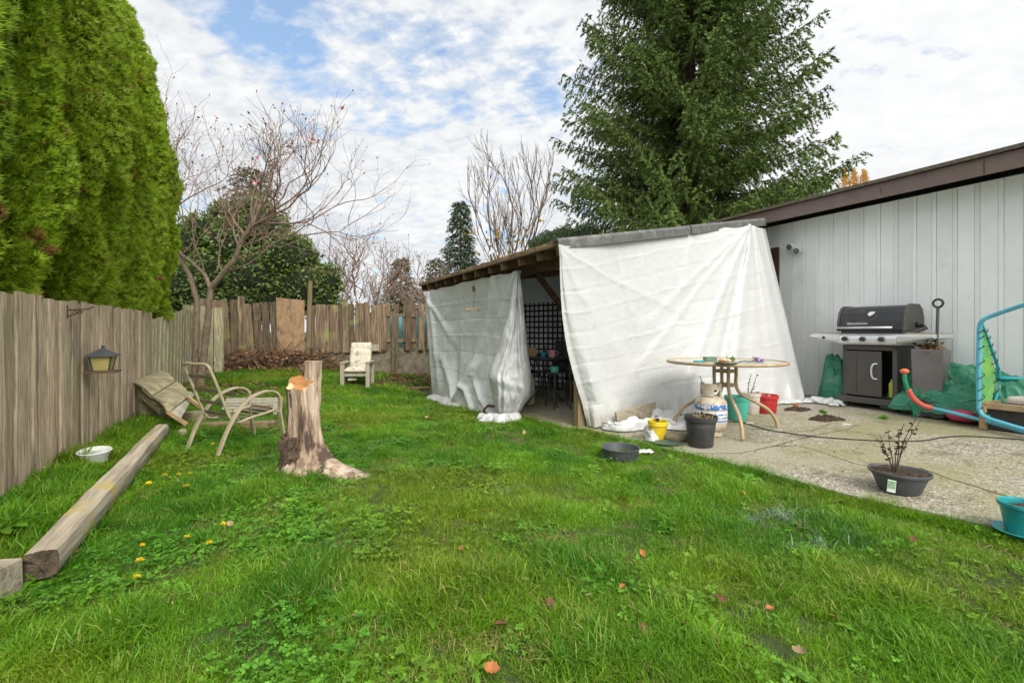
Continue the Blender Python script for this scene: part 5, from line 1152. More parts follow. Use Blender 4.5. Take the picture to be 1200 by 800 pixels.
mb = MB(); r = random.Random(4); P, D = [], []
for i in range(7):
    a = i*.9; p = Vector((-.03+.01*math.cos(a), .01*math.sin(a), .13)); d = Vector((math.cos(a)*.17, math.sin(a)*.12, 1)).normalized(); l = (.5,.36,.3,.28,.25,.33,.42)[i]; pts = [p]
    for k in range(6): d = (d+Vector((r.gauss(0,.07)+math.cos(a)*.06, r.gauss(0,.05), .03))).normalized(); pts.append(pts[-1]+d*l/6)
    mb.tube(pts, [.0045,.004,.0035,.003,.0025,.002,.0015], 5)
    for k in range(13): q = pts[2+k % 4].lerp(pts[3+k % 4], r.random()); P.append(tuple(q)); D.append((r.gauss(0,1), r.gauss(0,1), r.gauss(.3,.7)))
mb.build('stem', M['twig'], t_); npmesh('leaves', leafq(np.array(P), np.array(D), .028, .7), 4, M['dead_leaf'], t_)['kind'] = 'stuff'
tg = MB(); tg.box((0,0,0), (.046,.003,.082)); o = tg.build('plant_tag', M['tag_white'], t_, loc=(-.155,-.12,.075)); o.rotation_euler = (-.15,.08,-.65)
tg = MB(); tg.box((0,-.003,.01), (.04,.002,.05)); tg.build('picture', M['tag_green'], o)
t_ = pot('plant_pot', 'glazed teal pot with a single dry twig at the right picture edge', 'plant pot', Vector((2.93,2.63,slab_z(2.93,2.63)+.0)), .115, .17, .72, M['teal_dark'], .02, fill=.8); stems(t_, .13, 1, .01, .40, 9, M['twig'], .08, .02, M['dead_leaf'], 8, r0=.003)
mb = MB(); mb.lathe([(0.001,0),(.12,0),(.14,.018),(.135,.02),(.1,.006),(0.001,.006)], 30); mb.build('saucer', M['teal_dark'], t_, smooth_=True, loc=(0,0,-.006))
pw = ongrass(727, 538); t_ = thing('plastic_bowl', 'shallow black plastic bowl sitting in the lawn near the patio corner', 'bowl', pw+Vector((0,0,.02)))
mb = MB(); mb.lathe([(0.001,.0),(.13,0),(.15,.01),(.172,.085),(.18,.09),(.18,.098),(.168,.096),(.145,.018),(0.001,.014)], 40); mb.build('body', M['grey_plastic'], t_, smooth_=True)
mb = MB(); mb.lathe([(0.001,-.005),(.15,-.005),(.172,.006),(.168,.009),(.14,.0),(0.001,.0)], 40); mb.build('saucer', M['grey_plastic'], t_, smooth_=True)
mb = MB(); p = ongrass(755, 533)
mb.grid(lambda u, v: Vector(((u-.5)*.14+.02*math.sin(v*7), (v-.5)*.1, .02+.03*noise.noise(Vector((u*3, v*3, 1))))), 16, 12); tag(mb.build('crumpled_wrapper', M['glaze_white'], loc=p+Vector((0,0,.02))), 'crumpled white wrapper in grass beside the black bowl', 'wrapper')
mb = MB(); mb.lathe([(0.001,0),(.09,0),(.12,.03),(.11,.065),(.07,.085),(0.001,.09)], 18, sx=1.25, sy=.85, wob=.06); tag(mb.build('round_stone', M['stone'], smooth_='all', loc=onslab(793,516)), 'flat grey-brown stone between yellow and black pots', 'stone')
mb = MB(); mb.lathe([(0.001,.01),(.09,.01),(.13,.03),(.136,.026),(.1,0),(0.001,0)], 28, sx=1.1, sy=.75); o = mb.build('tray', M['dish_green'], smooth_=True, loc=onslab(783,521)); tag(o, 'dark green oval tray lying at the patio edge before the stone', 'tray')
p = onslab(744, 499); mb = MB(); mb.bar(p+Vector((-.24,-.06,.10)), p+Vector((.30,.16,.19)), .035, .16); tag(mb.build('board', M['wood_grey'], bevel=.004), 'grey board leaning against the foot of the white tarp', 'board')

# ------------------------------------------------------------------ gas tank
t_ = thing('gas_tank', 'rusty cream and blue gas tank beside the glass table', 'gas tank', onslab(833,509))
mb = MB(); mb.lathe([(.10,0),(.12,.005),(.12,.04),(.115,.05)], 32); mb.build('foot_ring', M['tank'], t_, smooth_=True)
mb = MB(); mb.lathe([(0.001,.035),(.10,.04),(.15,.075),(.163,.12),(.165,.15)]+[(.165,.34),(.158,.37),(.13,.405),(.08,.43),(0.001,.435)], 40); mb.build('body', M['tank'], t_, smooth_=True)
for (z0, z1, m_) in ((.285,.345,'tank_label'),(.15,.275,'tank_white')):
    mb = MB(); mb.lathe([(.1655,z0),(.1668,z0+.002),(.1668,z1-.002),(.1655,z1)], 48); mb.build('label_band', M[m_], t_, smooth_=True)
for z in (.165,.2,.235):
    mb = MB(); mb.lathe([(.1672,z),(.1678,z+.001),(.1678,z+.013),(.1672,z+.014)], 48); mb.build('label_stripe', M['tank_label'], t_, smooth_=True)
mb = MB()
for i in range(17):
    a = math.radians(-250+i*14); b = math.radians(-250+(i+1)*14); 
    z0 = .43 if (i < 3 or 5 < i < 11 or i > 13) else .50
    vs = [(r*math.cos(q), r*math.sin(q), z) for z in (z0, .565) for q in (a, b) for r in (.098, .108)]
    mb.add(vs, [(0,2,3,1),(4,5,7,6),(0,4,6,2),(1,3,7,5),(0,1,5,4),(2,6,7,3)])
mb.build('collar', M['tank'], t_)
mb = MB(); mb.tube([(0,0,.43),(0,0,.5)], .022, 10); mb.tube([(0,0,.485),(.06,-.02,.485)], .016, 8); mb.tube([(0,0,.5),(0,0,.53)], .032, 8); mb.build('valve', M['iron'], t_)
mb = MB(); mb.tube([(0,0,0),(-.01,0,.06),(-.03,.0,.12)], .004, 5); mb.build('loose_wire', M['iron'], t_, loc=(-.10,-.02,.53))

# ------------------------------------------------------------------ grill
gs = (wall_s(988, .56)+wall_s(1051, .56))/2; gc = W(gs, 0, .56); gc.z = slab_z(gc.x, gc.y)
g_ = thing('gas_grill', 'black and steel gas grill standing by the white siding', 'grill', gc, RZW)
CW = .62; CD = .44
def gb_(name, c, size, m, bevel=.005, parent=g_, **k): mb = MB(); mb.box(c, size, **k); return mb.build(name, M[m], parent, bevel=bevel)
gb_('base', (0,CD/2,.11), (CW+.10,CD+.08,.08), 'grill_grey', .01)
for x in (-.28,.28):
    for y in (.05,.4): mb = MB(); mb.tube([(x-.02,y,.035),(x+.02,y,.035)], .036, 14); mb.build('wheel', M['black_plastic'], g_)
gb_('side_panel', (-CW/2+.01,CD/2,.49), (.022,CD,.68), 'grill_grey'); gb_('side_panel', (CW/2-.01,CD/2,.49), (.022,CD,.68), 'grill_grey'); gb_('back_panel', (0,CD-.01,.49), (CW-.04,.012,.68), 'grill_black')
gb_('frame_post', (-CW/2+.025,.02,.49), (.045,.045,.68), 'grill_grey'); gb_('frame_post', (CW/2-.025,.02,.49), (.05,.045,.68), 'grill_grey'); gb_('top_rail', (0,.02,.80), (CW,.045,.06), 'grill_grey')
gb_('inner_shelf', (0,.22,.17), (CW-.06,.38,.02), 'grill_black')
dr = gb_('door', (-.062,-.012,.465), (.425,.022,.585), 'grill_grey', .006)
mb = MB(); mb.tube(spl([(.105,-.022,.60),(.07,-.055,.585),(.055,-.06,.50),(.07,-.055,.415),(.105,-.022,.40)]), .010, 8); mb.build('handle', M['steel'], dr, smooth_='all')
gb_('door_groove', (-.13,-.0245,.465), (.004,.002,.56), 'grill_black', 0)
# control panel and shelves
def panel(x0, x1, name, lz=0, rz_=0, th=.10):
    mb = MB(); mb.prism([(-.07,.87-lz),(-.055,.845),(.0,.835+rz_),(.46,.86),(.46,.985),(.0,.985),(-.045,.965),(-.07,.93)], x0, x1, 'x'); return mb
mb = panel(-CW/2-.02, CW/2+.02, 'x'); mb.build('control_panel', M['steel'], g_, bevel=.006)
def shelf(sgn, w):
    a = sgn*(CW/2+.022); b = sgn*(CW/2+.02+w); mb = MB(); pr_ = []
    for x, f in ((a, 1), (b, .42)):
        for (y, z) in ((-.07,.985-.10*f),(-.05,.985-.13*f),(.46,.985-.12*f),(.46,.985),(.0,.985),(-.045,.975),(-.07,.955)): pr_.append((x, y, z))
    n_ = 7; mb.add(pr_, [tuple(range(n_-1,-1,-1)), tuple(range(n_, 2*n_))]+[(i,(i+1)%n_,n_+(i+1)%n_,n_+i) for i in range(n_)]); return mb
shelf(-1, .38).build('side_shelf', M['steel'], g_, bevel=.005); rs = shelf(1, .36); r_ = rs.build('side_shelf', M['steel'], g_, bevel=.005)
gb_('shelf_top', (CW/2+.20,.22,.992), (.33,.42,.012), 'rust_top', .003); gb_('shelf_top', (-CW/2-.19,.24,.99), (.3,.36,.01), 'rust_top', .003)
for x in (-.24,-.03,.18):
    mb = MB(); mb.tube([(x,-.068,.915),(x,-.08,.915)], .045, 22); k = mb.build('bezel', M['steel'], g_, smooth_=True)
    mb = MB(); mb.tube([(x,-.08,.915),(x,-.115,.915)], .03, 18); mb.box((x,-.118,.915), (.012,.02,.055)); mb.build('knob', M['black_plastic'], k)
mb = MB(); mb.tube([(-.52,-.066,.93),(-.52,-.078,.93)], .02, 12); mb.build('knob', M['black_plastic'], g_)
gb_('firebox', (0,.24,1.005), (CW+.08,.42,.045), 'grill_black', .004)
mb = MB(); LX = CW/2+.05
mb.prism([(.0,1.03),(.015,1.15),(.05,1.26),(.10,1.325),(.16,1.35),(.38,1.35),(.45,1.30),(.49,1.2),(.49,1.03)], -LX, LX, 'x'); ld = mb.build('lid', M['grill_black'], g_, bevel=.012)
for sx in (-1, 1):
    mb = MB(); mb.prism([(-.012,1.02),(.003,1.15),(.04,1.27),(.09,1.34),(.155,1.366),(.385,1.366),(.46,1.31),(.502,1.2),(.502,1.02)], sx*LX, sx*(LX+.03), 'x'); mb.build('end_cap', M['grill_grey'], ld, bevel=.01)
mb = MB(); mb.tube([(-LX+.0,-.055,1.065),(LX-.08,-.055,1.065)], .014, 10); mb.build('handle', M['steel'], ld, smooth_='all')
for x in (-LX+.04, LX-.12): mb = MB(); mb.bar((x,.005,1.065), (x,-.055,1.065), .03, .03); mb.build('handle_mount', M['black_plastic'], ld)
mb = MB(); mb.tube([(LX+.03,.3,1.10),(LX+.09,.28,1.10)], .035, 12); mb.tube([(LX+.09,.27,1.10),(LX+.14,.25,1.06),(LX+.05,.1,1.0),(LX+.0,.0,.99)], .025, 8); mb.build('side_burner_pipe', M['black_plastic'], g_, smooth_='all')
# pale badge and lettering on the lid (worn, reads as DYNAGRIL-like strokes in the photo)
mb = MB(); a = 1.255; mb.add([(-.03,.040,1.235),(.0,.034,1.215),(.045,.045,1.25),(.05,.058,1.275),(.0,.057,1.275),(-.025,.05,1.26)], [(0,1,2,3,4,5)]); mb.v = [(x, y-.006, z) for x, y, z in mb.v]; mb.build('badge', M['tag_white'], ld)
cu = bpy.data.curves.new('lettering', 'FONT'); cu.body = 'BRAUMANN'; cu.size = .042; cu.extrude = .001; cu.space_character = 1.05
to = bpy.data.objects.new('lettering', cu); dg = bpy.context.evaluated_depsgraph_get; COL.objects.link(to); bpy.context.view_layer.update()
me = bpy.data.meshes.new_from_object(to.evaluated_get(dg())); COL.objects.unlink(to); bpy.data.objects.remove(to)
lt_ = bpy.data.objects.new('lettering', me); COL.objects.link(lt_); me.materials.clear(); me.materials.append(M['tag_white']); lt_.parent = ld; lt_.location = (-.26,.004,1.105); lt_.rotation_euler = (math.radians(83),0,0)
# bottle inside, blue bag behind
mb = MB(); mb.lathe([(0.001,0),(.032,0),(.034,.01),(.034,.17),(.015,.20),(.015,.225),(0.001,.225)], 16); o = W(gs+.23, 0, .50); o.z = gc.z+.18; tag(mb.build('spray_bottle', M['yellow_label'], loc=o, smooth_=True), 'yellow-green bottle in the gap beside the grill door', 'bottle')

# ------------------------------------------------------------------ green tarp and what it covers
gt2 = thing('green_tarp', 'crumpled green tarp heaped behind the grill and blue frame', 'tarp')
def cloth(name, ctr, sx, sy, h, m, parent, seed, nu=110, nv=80, rug=.12, shape=None, rz=RZW):
    mb = MB(); R = Matrix.Rotation(rz, 3, 'Z')
    def f(u, v):
        x, y = u*2-1, v*2-1; e = max(0, 1-abs(x)**3)*max(0, 1-abs(y)**3); n = fbm(u*2.4, v*2.4, seed, 3); n2 = 1-abs(noise.noise(Vector((u*3.2+n*.6, v*3.2+n*.4, seed))))*4.2; n3 = 1-abs(noise.noise(Vector((u*7+n, v*7+n, seed+4))))*4
        z = h*(e**.55)*(1+.3*n)+rug*e**.5*(n2*.34+n3*.16)
        return Vector(ctr)+R @ Vector((x*sx*(1+.08*noise.noise(Vector((v*5, seed, 0)))), y*sy*(1+.12*noise.noise(Vector((u*5, seed, 2)))), max(.008+.01*n3, z)))
    mb.grid(f, nu, nv); return mb.build(name, m, parent, smooth_='all')
def wp_(px, off, z=0): s = wall_s(px, off); p = W(s, 0, off); p.z = slab_z(p.x, p.y)+z; return p
cloth('heap', wp_(1112, .26), .62, .24, .52, M['green_tarp'], gt2, 2, rug=.16)
cloth('heap', wp_(1108, .52, .06), .50, .17, .30, M['green_tarp'], gt2, 7, rug=.14)
cloth('heap', wp_(1160, .24, .1), .40, .22, .36, M['green_tarp'], gt2, 13, rug=.15)
cloth('heap', wp_(983, .22, .0), .20, .2, .62, M['green_tarp'], gt2, 17, rug=.12, nu=30, nv=30)
def drape(u, v): p = wp_(1068+10*u, .78-.1*u); return p+Vector((.02*math.sin(v*9), 0, .34*(1-v)+.02-.02*u+.05*noise.noise(Vector((u*4, v*4, 1)))))
mb = MB(); mb.grid(drape, 20, 24); mb.build('hanging_fold', M['green_tarp'], gt2, smooth_='all')
def bag(u, v): p = wp_(980+7*u, .30); return p+Vector((.03*math.sin(u*5), 0, .28*v*(1-.3*u)+.01))
mb = MB(); mb.grid(bag, 12, 12); mb.grid(lambda u, v: bag(u, v)+Vector((.08,.05,0)), 12, 12); tag(mb.build('plastic_bag', M['blue_bag'], smooth_='all'), 'bright blue plastic bag squeezed between grill and siding', 'bag')
p = wp_(1128, .70, .04); mb = MB(); mb.lathe([(0.001,0),(.10,.0),(.13,.04),(.1,.10),(0.001,.12)], 16, wob=.1); tag(mb.build('pink_ball', M['pink'], smooth_='all', loc=p), 'pink plastic toy under the edge of the green tarp', 'toy')
for i, px in enumerate((1081,1098)):
    p = wp_(px, .66); t_ = thing('cart_wheel', ('black cart wheel under the green tarp, next to the grill', 'second black cart wheel under the tarp, beyond the one by the grill')[i], 'wheel', p, RZW, 'wheels under the green tarp')
    mb = MB(); n_ = 28; R_, r_ = .085, .028
    mb.v = [((R_+r_*math.cos(b))*math.cos(a), r_*math.sin(b), .115+(R_+r_*math.cos(b))*math.sin(a)) for a in [2*PI*k/n_ for k in range(n_)] for b in [2*PI*k/8 for k in range(8)]]; mb.f = [(k*8+j, ((k+1)%n_)*8+j, ((k+1)%n_)*8+(j+1)%8, k*8+(j+1)%8) for k in range(n_) for j in range(8)]; mb.mi = [0]*len(mb.f); mb.build('tyre', M['black_plastic'], t_, smooth_='all')
    mb = MB(); mb.tube([(0,-.015,.115),(0,.015,.115)], .062, 18); mb.build('rim', M['grill_grey'], t_)
# grey planter with shovel
pp_ = wp_(1091, .50); t_ = thing('tall_planter', 'tall grey square planter with dead plants between grill and green tarp', 'planter', pp_, RZW+.1)
mb = MB(); a, b, H_ = .128, .148, .80
for (r0, r1, z0, z1) in ((a, b, 0, H_),): mb.add([(-r0,-r0,z0),(r0,-r0,z0),(r0,r0,z0),(-r0,r0,z0),(-r1,-r1,z1),(r1,-r1,z1),(r1,r1,z1),(-r1,r1,z1),(-r1+.02,-r1+.02,z1),(r1-.02,-r1+.02,z1),(r1-.02,r1-.02,z1),(-r1+.02,r1-.02,z1),(-r1+.02,-r1+.02,z1-.08),(r1-.02,-r1+.02,z1-.08),(r1-.02,r1-.02,z1-.08),(-r1+.02,r1-.02,z1-.08)],
    [(3,2,1,0),(0,1,5,4),(1,2,6,5),(2,3,7,6),(3,0,4,7),(4,5,9,8),(5,6,10,9),(6,7,11,10),(7,4,8,11),(8,9,13,12),(9,10,14,13),(10,11,15,14),(11,8,12,15),(12,13,14,15)])
mb.build('box', M['planter_grey'], t_, bevel=.008); mb = MB(); mb.box((0,0,H_-.06), (.26,.26,.03), j=.006); mb.build('soil', M['soil'], t_)
stems(t_, H_-.05, 30, .11, .17, 6, M['straw'], .7, .07, M['litter'], 5, r0=.004)
shv = thing('shovel', 'black long-handled shovel standing up in the grey planter', 'shovel', pp_+(Matrix.Rotation(RZW, 3, 'Z') @ Vector((.06,-.02,0))), RZW+.05)
mb = MB(); mb.tube([(-.01,0,.45),(0,0,.8),(.012,0,1.30)], .015, 8); mb.build('shaft', M['black_plastic'], shv, smooth_='all')
mb = MB(); R_, r_, n_ = .045, .013, 24; mb.v = [(.013+(R_+r_*math.cos(b))*math.cos(a), r_*math.sin(b), 1.345+(R_+r_*math.cos(b))*math.sin(a)*1.05) for a in [2*PI*k/n_ for k in range(n_)] for b in [2*PI*k/8 for k in range(8)]]; mb.f = [(k*8+j, ((k+1)%n_)*8+j, ((k+1)%n_)*8+(j+1)%8, k*8+(j+1)%8) for k in range(n_) for j in range(8)]; mb.mi = [0]*len(mb.f); mb.build('grip', M['black_plastic'], shv, smooth_='all')
mb = MB(); mb.box((-.01,0,.52), (.11,.01,.2)); mb.build('blade', M['iron'], shv)

# ------------------------------------------------------------------ blue play frame
pf = thing('play_frame', 'blue tube swing frame with laced lime fabric tipped over before the siding', 'play frame')
TR = .020
def X(px, py, d): return at(px, py, d*.94)
mb = MB(); mb.tube(spl([X(1235,345,4.5), X(1200,357,4.72), X(1165,369,4.98), X(1152,375,5.06), X(1148,384,5.1), X(1147.5,400,5.12), X(1147,430,5.14), X(1147,470,5.16), X(1148,480,5.15), X(1154,488,5.08), X(1170,494,4.95), X(1200,503,4.72), X(1235,513,4.5)], 7), TR*1.05, 10); mb.build('bent_tube', M['blue_tube'], pf, smooth_='all')
mb = MB(); mb.tube(spl([X(1092,478,5.55), X(1110,482,5.42), X(1150,492,5.16), X(1180,500,4.92), X(1235,516,4.55)], 5), TR, 10); mb.build('ground_tube', M['blue_tube'], pf, smooth_='all')
mb = MB(); mb.tube(spl([X(1064,456,5.6), X(1070,466,5.6), X(1080,474,5.58), X(1092,478,5.55)], 6), .029, 10); mb.build('red_sleeve', M['red_tube'], pf, smooth_='all')
mb = MB(); mb.tube(spl([X(1060,438,5.6), X(1060.5,446,5.6), X(1064,457,5.6)], 6), .022, 10); mb.build('green_sleeve', M['green_tube'], pf, smooth_='all')
mb = MB(); c = X(1060,435,5.6); mb.lathe([(0.001,-.035),(.026,-.027),(.042,-.008),(.044,.006),(.03,.026),(0.001,.033)], 18, c); mb.build('end_knob', M['orange_ball'], pf, smooth_='all')
mb = MB(); mb.tube(spl([X(1150,378,5.08), X(1155,390,5.22), X(1163,412,5.35), X(1170,432,5.42), X(1171,450,5.42), X(1166,470,5.3), X(1158,488,5.12)], 6), .014, 8); mb.build('slanted_tube', M['teal_tube'], pf, smooth_='all')
mb = MB(); mb.tube([X(1170,443,5.4), X(1200,443.5,5.35), X(1240,444,5.3)], .021, 10); mb.build('side_tube', M['teal_tube'], pf, smooth_='all')
ein = spl([X(1150,381,5.1), X(1150.5,400,5.12), X(1150,440,5.14), X(1150,470,5.16), X(1156,488,5.12)], 12)
eout = spl([X(1151,382,5.12), X(1158,402,5.28), X(1165,424,5.36), X(1167,450,5.38), X(1157,489,5.14)], 12)
mb = MB(); n_ = len(ein); mb.grid(lambda u, v: ein[min(n_-1, int(v*(n_-1)))].lerp(eout[min(n_-1, int(v*(n_-1)))], .06+u*.88)+Vector((0,.04*math.sin(PI*u)*math.sin(PI*v),0)), 8, n_); mb.build('fabric', M['lime'], pf, smooth_='all')
mb = MB()
for k in range(4, n_-3, 5):
    for ed, tgt, sx in ((ein, X(1147,0,5.14), -1), (eout, None, 1)):
        p = ed[k]; q = p+Vector((sx*.04,0,.03)) if sx > 0 else Vector((p.x-.055, p.y-.02, p.z-.035)); i_ = p.lerp((eout if sx < 0 else ein)[k], .16)
        mb.tube(spl([i_, p+Vector((0,-.03,0)), q], 3), .0045, 5)
mb.build('lacing', M['lace'], pf)
# low wood-topped box, barrel hoop
bx_ = wp_(1200, .62); t_ = thing('raised_bed', 'black raised bed with tan timber rim behind the blue frame', 'raised bed', bx_, RZW)
mb = MB(); mb.box((.15,0,.11), (.72,.42,.22)); mb.build('box', M['box_black'], t_, bevel=.004)
mb = MB()
for (x, y, a, b) in ((.15,-.22,.80,.05),(.15,.22,.80,.05),(-.24,0,.05,.40),(.54,0,.05,.40)): mb.box((x,y,.245), (a,b,.06))
mb.build('rim', M['tan_wood'], t_, bevel=.003); mb = MB(); mb.box((.15,0,.30), (.5,.3,.09), j=.02); mb.build('white_bag', M['white_pot'], t_, bevel=.03)
mb = MB(); mb.box((-.23,-.25,.12), (.05,.05,.24)); mb.build('corner_post', M['tan_wood'], t_)
mb = MB(); mb.tube([(.05,-.1,.38),(.5,-.12,.36)], .022, 8); mb.build('black_pipe', M['black_plastic'], t_)
p = onslab(1179, 492); mb = MB(); mb.torus((0,0,.03), .115, .018, 36, 8, 1.6); tag(mb.build('planter_hoop', M['tan_wood'], smooth_='all', loc=p), 'round tan ring lying on the concrete in front of the raised bed', 'ring')

# ------------------------------------------------------------------ cord, soil heap, debris on the slab
pts = [onslab(*q) for q in ((842,494),(868,495),(885,500),(905,505),(930,509),(960,512.5),(1000,515.5),(1030,517),(1060,517.5),(1085,516.5),(1105,513),(1130,511.5),(1160,513),(1200,516),(1260,522))]
mb = MB(); mb.tube([p+Vector((0,0,.007)) for p in spl(pts, 6)], .0055, 6); tag(mb.build('extension_cord', M['cord'], smooth_='all'), 'thin black extension cord running across the concrete patio', 'cord')
def soilheap(px, py, sx, sy, h, seed, label, name='soil_heap'):
    c = onslab(px, py); mb = MB()
    def f(u, v): x, y = u*2-1, v*2-1; an = math.atan2(y, x); wv = 1+.5*noise.noise(Vector((math.cos(an)*1.6, math.sin(an)*1.6, seed*3)))+.25*noise.noise(Vector((math.cos(an)*6, math.sin(an)*6, seed))); e = max(0, 1-x*x-y*y); n = noise.noise(Vector((x*4, y*4, seed))); k = wv/max(1, math.hypot(x, y)); return Vector((x*sx*k, y*sy*k, -.01+(h*(1+n)+.02*noise.noise(Vector((x*14,y*14,seed))))*e**.7+.012*min(1,e*6)))
    mb.grid(f, 40, 30); tag(mb.build(name, M['soil'], smooth_='all', loc=c), label, 'soil heap')
soilheap(968, 492, .17, .12, .045, 3, 'dark spilled soil heap with weeds on the patio before the grill'); soilheap(935, 480, .18, .10, .025, 5, 'low dark soil spill beside the trailing tarp hem')
leafy('weed', 'tiny green weed sprouting from the spilled soil heap', 'weed', onslab(963,487)+Vector((0,0,.03)), 7, .06, .06, .04, M['clover'], M['stem'], 6)
leafy('weed', 'small weed growing on concrete in front of the grill cart', 'weed', onslab(1036,491), 7, .07, .06, .04, M['clover'], M['stem'], 9)
mb = MB(); mb.box((0,0,.01), (.09,.03,.012), rz=-.4, j=.006); tag(mb.build('paper_scrap', M['tag_white'], loc=onslab(992,498)), 'small white paper scrap next to the spilled soil', 'paper scrap')
mb = MB(); mb.lathe([(0.001,0),(.03,0),(.035,.03),(.02,.05),(0.001,.05)], 9, wob=.2); tag(mb.build('terracotta_shard', M['leaf_orange'], loc=onslab(933,477)), 'orange shard on the soil spill beside the tarp hem', 'shard')
mb = MB(); mb.tube([(-.05,0,.012),(.05,.02,.012)], .014, 10); tag(mb.build('crushed_can', mat('can', (.5,.53,.56), metal=.7, rough=.4), loc=onslab(879,497), bevel=.003), 'small crushed metal can between the table legs', 'can')
P = []
r = random.Random(3)
for i in range(260):
    px, py = r.uniform(860,1200), r.uniform(480,600); q = onslab(px, py)
    if in_poly(q.x, q.y, SLAB): P.append((q.x, q.y, q.z+.006))
P = np.array(P); D = RNG.normal(size=P.shape); D[:, 2] *= .15; N_ = np.tile([0,0,1.0], (len(P),1))+RNG.normal(0,.3,P.shape)
npmesh('patio_debris', leafq(P, D, .022*(.5+RNG.random(len(P))), .5, N_), 4, M['litter']); tag(bpy.data.objects['patio_debris'], kind='stuff')
# ------------------------------------------------------------------ lawn
def blades(n, R, h, w, lean, seed, curl=.5, hs=.35):
    """a tuft: n curved tapering blades"""
    r = np.random.default_rng(seed); out = []
    a = r.random(n)*2*PI; rr = R*np.sqrt(r.random(n)); x, y = rr*np.cos(a), rr*np.sin(a)
    common = r.random()*2*PI
    for i in range(n):
        az = r.normal(common, 1.3) if r.random() < .6 else r.random()*2*PI
        l = h*(1-hs+2*hs*r.random()); ln = lean*(.4+1.2*r.random()); d = np.array([math.cos(az), math.sin(az), 0]); s = np.array([-d[1], d[0], 0])*w*(.7+.6*r.random())
        s = s*math.cos(.8*r.normal())+d*np.linalg.norm(s)*.5*r.normal()
        p0 = np.array([x[i], y[i], -.01]); pts = [p0]; ang = ln*.35
        for k in range(3):
            pts.append(pts[-1]+(d*math.sin(ang)+np.array([0, 0, math.cos(ang)]))*l/3); ang = min(1.9, ang+ln*curl*(.6+.8*r.random()))
        out.append((pts, s))
    V_, F_ = [], []
    for pts, s in out:
        o = len(V_); V_ += [pts[0]-s*.4, pts[0]+s*.4, pts[1]-s*.5, pts[1]+s*.5, pts[2]-s*.36, pts[2]+s*.36, pts[3]]; F_ += [(o,o+1,o+3,o+2),(o+2,o+3,o+5,o+4),(o+4,o+5,o+6)]
    return V_, F_
src = bpy.data.collections.new('lawn_sources')
def source(name, V_, F_, m):
    me = bpy.data.meshes.new(name); me.from_pydata([tuple(v) for v in V_], [], F_); me.materials.append(m); me.update(); o = bpy.data.objects.new(name, me); src.objects.link(o)
def lobes(n, R, size, seed, hgt, kind):
    r = np.random.default_rng(seed); V_, F_ = [], []
    for i in range(n):
        a = r.random()*2*PI; rr = R*math.sqrt(r.random()); c = np.array([rr*math.cos(a), rr*math.sin(a), hgt*(.5+.7*r.random())])
        tilt = r.normal(0, .35, 2); rot = r.random()*2*PI
        if kind == 'clover':
            for k in range(3):
                q = rot+k*2*PI/3; sz = size*(.8+.4*r.random()); o = len(V_)
                for (u, v) in ((0,0),(.45,-.42),(.85,-.40),(1,0),(.85,.40),(.45,.42)):
                    x, y = u*sz*math.cos(q)-v*sz*math.sin(q), u*sz*math.sin(q)+v*sz*math.cos(q); V_.append(c+np.array([x, y, tilt[0]*x+tilt[1]*y+.12*sz*abs(v)]))
                F_.append(tuple(range(o, o+6)))
        else:      # jagged rosette leaf
            l = size*(.7+.7*r.random()); o = len(V_); N_ = 6; b = np.array([rr*.3*math.cos(a), rr*.3*math.sin(a), .0])
            d = np.array([math.cos(a), math.sin(a)]); s = np.array([-d[1], d[0]])
            for k in range(N_+1):
                t = k/N_; w = size*.17*math.sin(PI*min(1, t*.95+.05))*(1.35 if k % 2 else .6); x = d*l*t; z = hgt*(1.6*t-1.3*t*t)+.005
                for sg in (-1, 1): V_.append(b+np.array([x[0]+s[0]*sg*w, x[1]+s[1]*sg*w, z+.1*w]))
            F_ += [(o+2*k, o+2*k+1, o+2*k+3, o+2*k+2) for k in range(N_)]
    return V_, F_
SRC = []
def S_(key, VF, m): SRC.append(key); source('grass_tuft_%02d' % (len(SRC)-1), VF[0], VF[1], m)
for i in range(4): S_('fine', blades(95, .075, .052, .0027, .85, 10+i, .75), M['grass'])
for i in range(3): S_('tall', blades(80, .06, .088, .0030, .95, 30+i, .8, .3), M['grass'])
for i in range(2): S_('broad', blades(34, .06, .065, .005, 1.0, 50+i, .8), M['clover'])
for i in range(2): S_('clover', lobes(12, .08, .013, 60+i, .045, 'clover'), M['clover'])
S_('weed', lobes(9, .08, .085, 71, .035, 'ros'), M['clover'])
S_('straw', blades(22, .08, .07, .0028, 1.5, 81, 1.0), M['straw'])
S_('silver', blades(40, .08, .14, .006, 1.5, 91, .9), M['silver'])
S_('far', blades(120, .13, .065, .0055, .8, 95, .7), M['grass'])
ix = {k: [i for i, q in enumerate(SRC) if q == k] for k in set(SRC)}
DISH = ongrass(111, 546); HM0 = tuple(ongrass(507,466))[:2]; HM1 = tuple(ongrass(595,492))[:2]; rg = random.Random(21); PT, RT, SC, ID = [], [], [], []
beamA, beamB = Vector((-2.30, 2.16)), Vector((-3.86, 5.05))
def sd(x, y, a, b):
    ax, ay = a; bx, by = b; dx, dy = bx-ax, by-ay; t = max(0, min(1, ((x-ax)*dx+(y-ay)*dy)/(dx*dx+dy*dy))); return math.hypot(x-ax-dx*t, y-ay-dy*t)
def slabdist(x, y): return min(sd(x, y, SLAB[i], SLAB[i+1]) for i in range(0, 12))
def N2(x, y, s, o=0): return noise.noise(Vector((x*s+o, y*s-o, o*1.7)))
def back_y(x): return 10.55+(x+7.1)*(2.8/6.5)
def put(x, y, key, sc, tilt=.12):
    PT.append((x, y, ground(x, y)-.002 if not in_poly(x, y, SLAB) else -.0)); RT.append((rg.gauss(0, tilt), rg.gauss(0, tilt), rg.uniform(0, 6.28))); SC.append(sc); ID.append(rg.choice(ix[key]))
